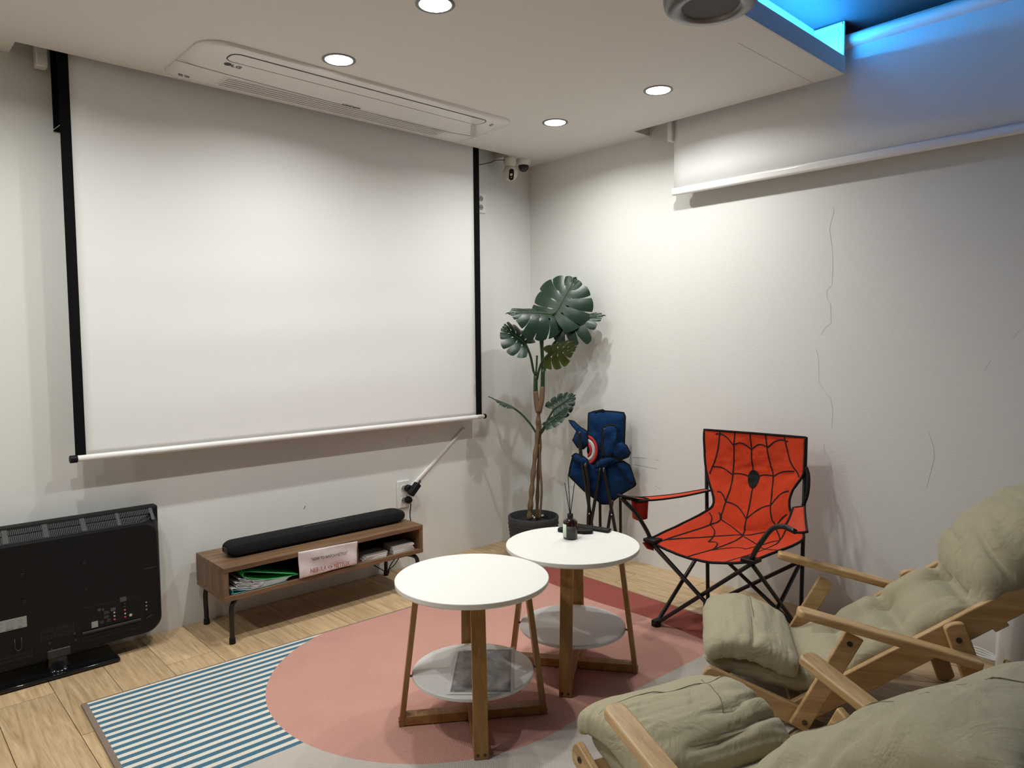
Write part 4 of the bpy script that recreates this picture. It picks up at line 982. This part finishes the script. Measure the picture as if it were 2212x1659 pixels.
# arms: strap, front tube, bracket, cup pocket
def strip(P, w, sd, nm, m, th=.003, z=0):
    P = crom(P, 6); n = len(P); ws = w if hasattr(w, '__len__') else [w]*n
    sd = np.array(sd, float)
    L_ = [p+sd*np.interp(i/(n-1), np.linspace(0, 1, len(ws)), ws)/2 for i, p in enumerate(P)]; R2 = [p-sd*np.interp(i/(n-1), np.linspace(0, 1, len(ws)), ws)/2 for i, p in enumerate(P)]
    o = MB().grid(lambda u, v: L_[int(round(u*(n-1)))]*(1-v)+R2[int(round(u*(n-1)))]*v, n, 4).build(nm, m, ch, world=True, smooth=True, solid=th)
    MB().tube(L_+R2[::-1], .0045, 8, closed=True).build('arm_binding', 'piping', o, world=True, smooth=True)
    return o
aL = [np.array((-.268, -1.50, .556)), np.array((-.45, -1.435, .545)), np.array((-.64, -1.385, .553)), np.array((-.79, -1.375, .590))]
strip(aL, [.035, .055, .075, .045], nrm((.25, .97, 0)), 'armrest', 'red')
c4 = [zp(*p, .575) for p in ((1713, 1097), (1738, 1094), (1692, 1139), (1744, 1149))]
def armr(u, v):
    p = (c4[0]*(1-v)+c4[1]*v)*(1-u)+(c4[2]*(1-v)+c4[3]*v)*u; return p+np.array((0, 0, -.012*math.sin(math.pi*u)-.010*math.sin(math.pi*v)*u))
o = MB().grid(armr, 10, 6).build('armrest', 'red', ch, world=True, smooth=True, solid=.003)
MB().tube([armr(k/8, 0) for k in range(8)]+[armr(1, k/5) for k in range(5)]+[armr(1-k/8, 1) for k in range(8)]+[armr(0, 1-k/5) for k in range(5)], .0048, 8, closed=True).build('arm_binding', 'piping', o, world=True, smooth=True)
bR = [c4[0], c4[1], (c4[2]+c4[3])/2]
MB().tube(crom([sFL+(0, 0, .0), (-.715, -1.465, .43), (-.735, -1.42, .505), (-.765, -1.385, .555), (-.785, -1.378, .580), (-.70, -1.385, .562)], 6), .0095, 10).build('arm_tube', 'black_metal', ch, world=True, smooth=True)
eR = zp(1692, 1133, .575)
MB().tube(crom([sFR+(0, 0, 0), (-.685, -1.97, .43), (-.70, -2.01, .49), np.array((-.685, -2.045, .545)), eR+np.array((-.0, 0, -.008)), bR[2]+np.array((0, 0, -.008))], 6), .0105, 10).build('arm_tube', 'black_metal', ch, world=True, smooth=True)
for p in (sFL, sFR): MB().box(p+np.array((-.03, -.035, .012)), p+np.array((.03, .03, .028))).build('corner_bracket', 'black_plastic', ch, world=True, bevel=.004)
MB().poly([sFL+np.array(q_) for q_ in ((-.035, .03, .008), (.03, .03, .008), (.005, .0, -.03), (-.02, .015, -.02))], (0, -.006, 0)).build('corner_pocket', 'darkred', ch, world=True)
MB().grid(lambda u, v: (-.675+.038*(1-.12*u)*math.cos(2*math.pi*v), -1.395+.038*(1-.12*u)*math.sin(2*math.pi*v), .555-.085*u+.004*math.sin(6*math.pi*v)), 8, 24, cv=True).build('cup_pocket', 'darkred', ch, world=True, smooth=True, solid=.003)
MB().lathe([(.001, 0), (.033, 0), (.033, .003)], c=(-.675, -1.395, .470), n=20).build('cup_bottom', 'darkred', ch, world=True)
MB().tube([(-.675+.039*math.cos(a), -1.395+.039*math.sin(a), .557) for a in [2*math.pi*i/24 for i in range(24)]], .005, 8, closed=True).build('cup_rim', 'piping', ch, world=True, smooth=True)
MB().tube(crom([xp(1741, 1010, -.185), xp(1746, 1030, -.20), xp(1744, 1065, -.22), xp(1735, 1092, -.23)], 6), .009, 8).build('side_strap', 'piping', ch, world=True, smooth=True)

# ------------------------------------------------------------------ folded blue camping chair against the wall
BP = np.array((-.205, -.765, 0)); BN = nrm((CAM-BP)*np.array((1, 1, 0)))
fc = thing('folded_chair', 'folded blue camping chair standing against the wall behind the plant', 'chair', BP)
def bp_(x, y, off=0): return np_(x, y, BP+BN*off, BN)
def panel(px, off, nm, m, bulge=.03, edge=True, th=.004, seed=0, tilt=0):
    """a limp fabric panel: outline at its own distance, bulged in the middle and solid"""
    import mathutils.geometry as mg
    P = [np.array(p, float) for p in px]; C0 = np.mean(P, 0)
    # densify the outline, fill with rings towards the centroid
    Q = []
    for i in range(len(P)):
        a, b = P[i], P[(i+1) % len(P)]; k = max(2, int(np.linalg.norm(b-a)/5))
        Q += [a+(b-a)*j/k for j in range(k)]
    n = len(Q); NRG = 8; v = []
    for r in range(NRG+1):
        f_ = 1-r/NRG*.97
        for p in Q:
            w = C0+(p-C0)*f_
            o_ = off+bulge*math.sqrt(max(0, 1-f_*f_))+.010*noise.noise(Vector((w[0]*.07, w[1]*.05, seed)))+tilt*(w[1]-C0[1])/100
            v.append(bp_(w[0], w[1], o_))
    f = [(r*n+i, r*n+(i+1) % n, (r+1)*n+(i+1) % n, (r+1)*n+i) for r in range(NRG) for i in range(n)]+[tuple(NRG*n+i for i in range(n))]
    o = MB().add(v, f).build(nm, m, fc, world=True, smooth=True, solid=th)
    if edge: MB().tube([v[i] for i in range(n)], .0062, 6, closed=True).build('edge_binding', 'piping', o, world=True, smooth=True)
    return o
for L, r in (([(1340, 1070), (1341, 1215)], .0085), ([(1296, 1060), (1297, 1216)], .0085)):
    MB().tube([bp_(*p, -.05) for p in L], r, 10).build('leg_tube', 'black_metal', fc, world=True, smooth=40)
MB().tube([bp_(1345, 895, -.07), bp_(1340, 1075, -.05)], .0085, 10).build('rear_post', 'black_metal', fc, world=True, smooth=40)
MB().tube([bp_(1279, 893, -.05), bp_(1296, 1065, -.05)], .0085, 10).build('rear_post', 'black_metal', fc, world=True, smooth=40)
panel([(1272, 893), (1284, 889), (1300, 888), (1330, 890), (1347, 892), (1350, 900), (1348, 955), (1350, 985), (1335, 1000), (1300, 1008), (1278, 1004), (1270, 975), (1271, 930)], -.02, 'back_panel', 'blue', .035, seed=1)
panel([(1238, 985), (1256, 984), (1275, 1000), (1300, 1006), (1322, 988), (1346, 998), (1358, 1004), (1364, 1020), (1373, 1046), (1370, 1050), (1345, 1065), (1327, 1079), (1314, 1088), (1301, 1088), (1284, 1076), (1262, 1060), (1229, 1027), (1232, 1008)], .0, 'seat_panel', 'blue', .03, seed=2)
panel([(1347, 997), (1360, 1006), (1373, 1046), (1364, 1044), (1346, 1022), (1330, 1000)], .035, 'seat_flap', 'blue', .008, seed=5)
panel([(1229, 908), (1240, 911), (1254, 924), (1268, 932), (1268, 962), (1260, 969), (1248, 966), (1238, 951), (1247, 931), (1238, 921)], .03, 'armrest', 'blue', .02, seed=3)
panel([(1302, 927), (1311, 919), (1326, 918), (1332, 925), (1330, 950), (1322, 974), (1327, 986), (1343, 992), (1357, 986), (1361, 978), (1353, 963), (1342, 956), (1334, 968), (1318, 986), (1303, 990), (1300, 960)], .055, 'armrest', 'blue', .018, seed=4)
panel([(1236, 985), (1243, 980), (1256, 984), (1268, 993), (1272, 1010), (1262, 1008), (1252, 1000), (1240, 994)], .05, 'seat_fold', 'blue', .012, seed=6)
panel([(1288, 1000), (1300, 992), (1318, 987), (1330, 992), (1318, 998), (1300, 1006), (1285, 1012)], .055, 'seat_fold', 'blue', .012, seed=7)
for L, r in (([(1252, 932, .05), (1253, 960, .05), (1256, 990, .05), (1266, 1050, .045), (1276, 1120, .04), (1288, 1200, .04)], .010), ([(1297, 1008, .05), (1287, 1070, .05), (1274, 1150, .05), (1266, 1210, .05)], .009), ([(1303, 1010, .05), (1317, 1080, .05), (1330, 1150, .045), (1340, 1212, .04)], .0095),
             ([(1323, 1080, .02), (1312, 1150, .03), (1302, 1212, .04)], .009), ([(1304, 985, .06), (1302, 950, .06), (1306, 925, .06)], .0075), ([(1264, 1000, .06), (1272, 1060, .055), (1270, 1140, .05)], .009)):
    MB().tube(crom([bp_(*p) for p in L], 5), r, 10).build('leg_tube', 'black_metal', fc, world=True, smooth=True)
for x, y in ((1273, 1110), (1321, 1112), (1304, 1012)): ball(bp_(x, y, .062), .005, 8, 6).build('rivet', 'steel', fc, world=True, smooth=True)
for x, y, o_ in ((1297, 1220, -.05), (1340, 1218, -.04), (1267, 1215, .03), (1290, 1217, .03)):
    p = bp_(x, y, o_); MB().lathe([(.016, .0005), (.02, .003), (.02, .028), (.012, .034)], c=(p[0], p[1], 0), n=14).build('foot_hub', 'black_plastic', fc, world=True, smooth=40)
panel([(1284, 888), (1302, 884), (1306, 886), (1305, 890), (1286, 893)], -.01, 'top_strap', 'piping', .004, edge=False)
# round printed badge, half hidden by the fold: plain rings
bcx, bcy = 1267, 973
for r0, r1, m in ((19, 25, 'emb_red'), (12.5, 19, 'emb_white'), (7, 12.5, 'emb_red')):
    n = 18; v = []
    for rr in (r0, r1):
        for i in range(n+1):
            a = math.radians(-82+158*i/n); v.append(bp_(bcx+rr*.98*math.cos(a), bcy+rr*1.32*math.sin(a), .022+.008*math.sin(math.pi*i/n)))
    MB().add(v, [(i, i+1, n+2+i, n+1+i) for i in range(n)]).build('badge_ring', m, fc, world=True, smooth=True, solid=.001)

# ------------------------------------------------------------------ wooden loungers
SEAMS = []
def stitch(o):
    for ln in SEAMS: MB().tube(ln, .0014, 6).build('seam', 'seam', o, smooth=True)
    return o
M['seam'] = mat('seam_thread', (.17, .15, .10, 1), .9)
def soft(path, thick, width, nu=70, nphi=56, ends=.10, e=.42, dips=(), creases=(), wr=.004, wf=9, seed=0, seams=(), wtap=.0):
    """closed puffy cushion along a path of (s, z); dips at (u, v) are button tufts, creases are (u0,v0,u1,v1)"""
    P = [np.array((p[0], 0, p[1]), float) for p in path]; Q = crom(P, 14); Q = np.array(Q)
    dl = np.r_[0, np.cumsum(np.linalg.norm(np.diff(Q, axis=0), axis=1))]; dl /= dl[-1]
    ts = thick if hasattr(thick, '__len__') else [thick, thick]
    def pt_(u, a):
        c = np.array([np.interp(u, dl, Q[:, k]) for k in range(3)])
        d = np.array([np.interp(min(1, u+.02), dl, Q[:, k])-np.interp(max(0, u-.02), dl, Q[:, k]) for k in range(3)]); d = nrm(d)
        nn = np.array((-d[2], 0, d[0]))
        T = np.interp(u, np.linspace(0, 1, len(ts)), ts)
        q_ = min(u, 1-u)/ends; en = math.sqrt(max(0, 1-(1-min(1, q_))**2)) if q_ < 1 else 1
        en = max(en, .04); Wd = width*(.93+.07*en)*(1-wtap*u)
        ca, sa = math.cos(a), math.sin(a)
        y = Wd/2*math.copysign(abs(ca)**e, ca); h = T/2*en*math.copysign(abs(sa)**(e*1.6), sa)
        vv = y/width+.5; dz = 0
        if sa > -.2:
            for du, dv, dd in dips: dz -= dd*math.exp(-(((u-du)/.045)**2+((vv-dv)/.075)**2))
            for u0, v0, u1, v1, dd in creases:
                ab = np.array((u1-u0, (v1-v0)*.6)); ap = np.array((u-u0, (vv-v0)*.6)); tt = max(0, min(1, (ap@ab)/(ab@ab))); ds = np.linalg.norm(ap-ab*tt); dz -= dd*math.exp(-(ds/.018)**2)
            dz *= min(1, (sa+.2)*1.5)*en
        w_ = wr*(noise.noise(Vector((u*wf*2, vv*wf, seed)))+.6*(.5-abs(noise.noise(Vector((u*wf*3.3, vv*wf*1.2, seed+5)))))*1.2)
        return c+np.array((0, y, 0))+nn*(h+dz+w_*en)
    v = [pt_(i/nu, 2*math.pi*k/nphi) for i in range(nu+1) for k in range(nphi)]
    SEAMS.clear()
    for sm in seams:
        ln = []
        for p in crom([(x_, y_, 0) for x_, y_ in sm], 14):
            cc_ = max(-1, min(1, 2*p[1]-1)); ca = math.copysign(abs(cc_)**(1/e), cc_); ln.append(pt_(p[0], math.acos(ca)))
        SEAMS.append(ln)
    mb = MB(); f = [(i*nphi+k, (i+1)*nphi+k, (i+1)*nphi+(k+1) % nphi, i*nphi+(k+1) % nphi) for i in range(nu) for k in range(nphi)]
    f += [tuple(range(nphi)), tuple(nu*nphi+k for k in range(nphi))]
    return mb.add(v, f)
def lounger(label, th, s0, k0, variant, zb=.0):
    th = math.radians(th); u = np.array((math.sin(th), -math.cos(th), 0)); w = np.array((math.cos(th), math.sin(th), 0))
    o = u*s0+w*k0
    t = thing('lounger_chair', label, 'lounger', (o[0], o[1], zb), th-math.pi/2, 'olive cushioned wooden loungers')
    Yd = np.array((0, 1., 0))
    def bolt(p, yy, par, r=.0085):
        sgn = -1 if yy < 0 else 1
        MB().lathe([(.0005, .0015), (r*.45, .0015), (r*.5, .003), (r, .003), (r, 0)], n=16, cap=False).build('bolt', 'dark_steel', par).matrix_local = Matrix.Translation((p[0], yy, p[1])) @ Matrix.Rotation(math.radians(90)*(-sgn), 4, 'X')
    def plank(p0, p1, y, wz, ty, nm, rnd=.0, bev=.004):
        """plank in the s-z plane with rounded ends"""
        a = np.array((p0[0], p0[1])); b = np.array((p1[0], p1[1])); d = (b-a)/np.linalg.norm(b-a); n_ = np.array((-d[1], d[0])); P = []
        k = 7 if rnd else 1
        if rnd:
            for i in range(k+1):
                an = math.pi/2+math.pi*i/k; P.append(a+d*math.cos(an)*rnd+n_*math.sin(an)*wz/2)
            for i in range(k+1):
                an = -math.pi/2+math.pi*i/k; P.append(b+d*math.cos(an)*rnd+n_*math.sin(an)*wz/2)
        else: P = [a+n_*wz/2, a-n_*wz/2, b-n_*wz/2, b+n_*wz/2]
        return MB().poly([(p[0], y-ty/2, p[1]) for p in P], (0, ty, 0)).build(nm, 'beech', t, bevel=bev)
    for sg_ in (-1, 1):
        r1 = plank((-.268, .150), (.04, .038), sg_*.245, .070, .022, 'seat_rail', .022); bolt((-.245, .147), sg_*.2565, r1)
        r2 = plank((.0, .034), (.98, .718), sg_*.218, .082, .024, 'back_rail', .02)
        sp = plank((.178, .350), (.012, .022), sg_*.272, .058, .022, 'arm_support', .0); bolt((.032, .045), sg_*.2835, sp); bolt((.162, .322), sg_*.2835, sp)
        ar = MB()
        a0, a1 = np.array((-.0, 0, .425)), np.array((.52, 0, .310))
        d = nrm(a1-a0); n_ = np.array((-d[2], 0, d[0])); pts = []
        for q_ in rrect(0, np.linalg.norm(a1-a0), -.029, .029, [.006, .02, .02, .006], 5): pts.append(a0+d*q_[0]+np.array((0, sg_*.312+q_[1], 0))-n_*.013)
        ar.poly(pts, n_*.026).build('armrest', 'beech', t, bevel=.006, seg=3)
        rp = plank((.462, .400), (.600, .012), sg_*.262, .060, .024, 'rear_leg', .012); bolt((.472, .362), sg_*.2745, rp)
        plank((-.225, .118), (-.225, .0075), sg_*.215, .030, .024, 'front_leg', .0)
    for s_, z_ in ((-.22, .125), (.02, .045), (.60, .40), (.93, .64)):
        MB().obox((s_, -.23, z_), (s_, .23, z_), .045, .020, (.82, 0, .57) if s_ > .3 else (1, 0, -.3)).build('cross_slat', 'beech', t, bevel=.003)
    for i in range(5):
        f_ = .2+i*.16; p = np.array((.0, 0, .034))*(1-f_)+np.array((.98, 0, .718))*f_
        MB().obox((p[0], -.206, p[2]), (p[0], .206, p[2]), .04, .014, (.82, 0, .57)).build('back_slat', 'beech', t, bevel=.002)
    if variant == 1:
        soft([(-.285, .190), (-.15, .165), (-.03, .145), (.08, .145), (.20, .205), (.35, .305), (.55, .445), (.75, .585), (.93, .71)], [.075, .09, .115, .115, .11, .11, .11, .10], .412, 120, 64, .045,
             dips=[(.50, .30, .060), (.50, .70, .060), (.66, .28, .065), (.66, .72, .065), (.36, .35, .025), (.36, .65, .025)],
             creases=[(.50, .0, .50, 1, .022), (.66, 0, .66, 1, .030), (.36, .3, .66, .3, .026), (.36, .7, .66, .7, .026), (.35, 0, .37, 1, .012)], wr=.005, seed=1).build('back_cushion', 'olive', t, smooth=True)
        fp = soft([(-.272, .195), (-.235, .235), (-.13, .240), (-.025, .200), (.012, .170)], [.08, .10, .10, .085], .475, 70, 60, .16, e=.36, creases=[(.5, .03, .5, .45, .005), (.52, .45, .52, .97, .005)], dips=[(.5, .12, .012)], wr=.007, wf=6, seed=3, seams=[[(.5, .04), (.5, .3), (.5, .45)], [(.5, .45), (.53, .47), (.53, .7), (.53, .96)]]).build('foot_pad', 'olive', t, smooth=True); stitch(fp)
        soft([(.555, .455), (.61, .525), (.70, .605), (.82, .680), (.94, .72)], [.15, .22, .25, .24, .18], .47, 70, 60, .28, e=.6, wr=.010, wf=5, seed=9, creases=[(.25, .0, .33, .35, .02), (.2, .6, .3, 1, .02), (.8, .2, .5, .0, .02)]).build('headrest_pillow', 'olive', t, smooth=True)
    else:
        soft([(-.285, .185), (-.15, .165), (-.03, .150), (.08, .160), (.20, .225), (.35, .335), (.55, .475), (.75, .615), (.93, .73)], [.075, .09, .12, .13, .13, .13, .13, .12], .412, 120, 64, .045,
             dips=[(.50, .30, .03), (.50, .70, .03)], creases=[(.46, .0, .46, 1, .016)], wr=.006, seed=21).build('back_cushion', 'olive', t, smooth=True)
        fp = soft([(-.295, .19), (-.26, .235), (-.14, .262), (-.03, .240), (.04, .185)], [.08, .11, .13, .10], .48, 80, 60, .16, e=.40, creases=[(.45, .05, .5, .6, .006), (.74, .55, .60, .98, .016), (.84, .35, .76, .98, .018)], wr=.008, wf=5, seed=23, seams=[[(.35, .03), (.33, .3), (.40, .5), (.42, .75), (.36, .97)], [(.36, .75), (.55, .7), (.72, .62)]]).build('foot_pad', 'olive', t, smooth=True); stitch(fp)
        hp = soft([(.28, .315), (.40, .400), (.53, .495), (.69, .615), (.86, .725)], [.13, .18, .21, .21, .17], .50, 80, 64, .24, e=.55, wr=.012, wf=4, seed=27, creases=[(.2, .35, .75, .45, .012), (.3, .0, .6, .2, .015), (.5, 0, .8, .25, .015)], seams=[[(.04, .28), (.25, .25), (.5, .32), (.75, .4), (.95, .5)]]).build('headrest_pillow', 'olive', t, smooth=True); stitch(hp)
    return t
lounger('wooden folding lounger with olive cushion facing the camping chair', 32, 1.40, -1.91, 1, 0.0)
lounger('wooden folding lounger with plump olive cushion, foot end towards the side tables', -18, 2.85, -.905, 2, 0.0)

# ------------------------------------------------------------------ white canister and cables by the wall
cc = np.array((-.115, -2.79, 0))
t = thing('white_canister', 'white cylindrical canister with a gold ring mark beside the wall', 'canister', cc)
MB().lathe([(.10, .001), (.108, .005), (.11, .015), (.11, .27), (.106, .285), (.095, .292), (.001, .294)], n=48).build('body', 'white', t, smooth=40)
p0 = zp(2157, 1420, 0); ang = math.atan2(CAM[1]-cc[1], CAM[0]-cc[0])+math.radians(-38)
P = []
for k in range(24):
    a = 2*math.pi*k/24; da = .016*math.cos(a)/.111; P.append(cc+np.array((.1115*math.cos(ang+da), .1115*math.sin(ang+da), .075+.016*math.sin(a))))
MB().tube(P, .0025, 6, closed=True).build('ring_mark', 'gold', t, world=True, smooth=True)
for k in range(4):
    y0 = -2.56-.01*k
    Pk = [(-.05-.012*k, -2.42-.02*k, .008+.006*k), (-.06-.02*k, -2.5, .03+.012*k), (-.05-.015*k, -2.6, .045-.004*k), (-.04-.01*k, -2.68, .02), (-.03, -2.72+.01*k, .008)]
    tag(MB().tube(crom(Pk, 8), .0045, 8).build('white_cable', 'white', smooth=True), 'white cable in the tangle beside the canister', 'cable', 'white cables by the wall')
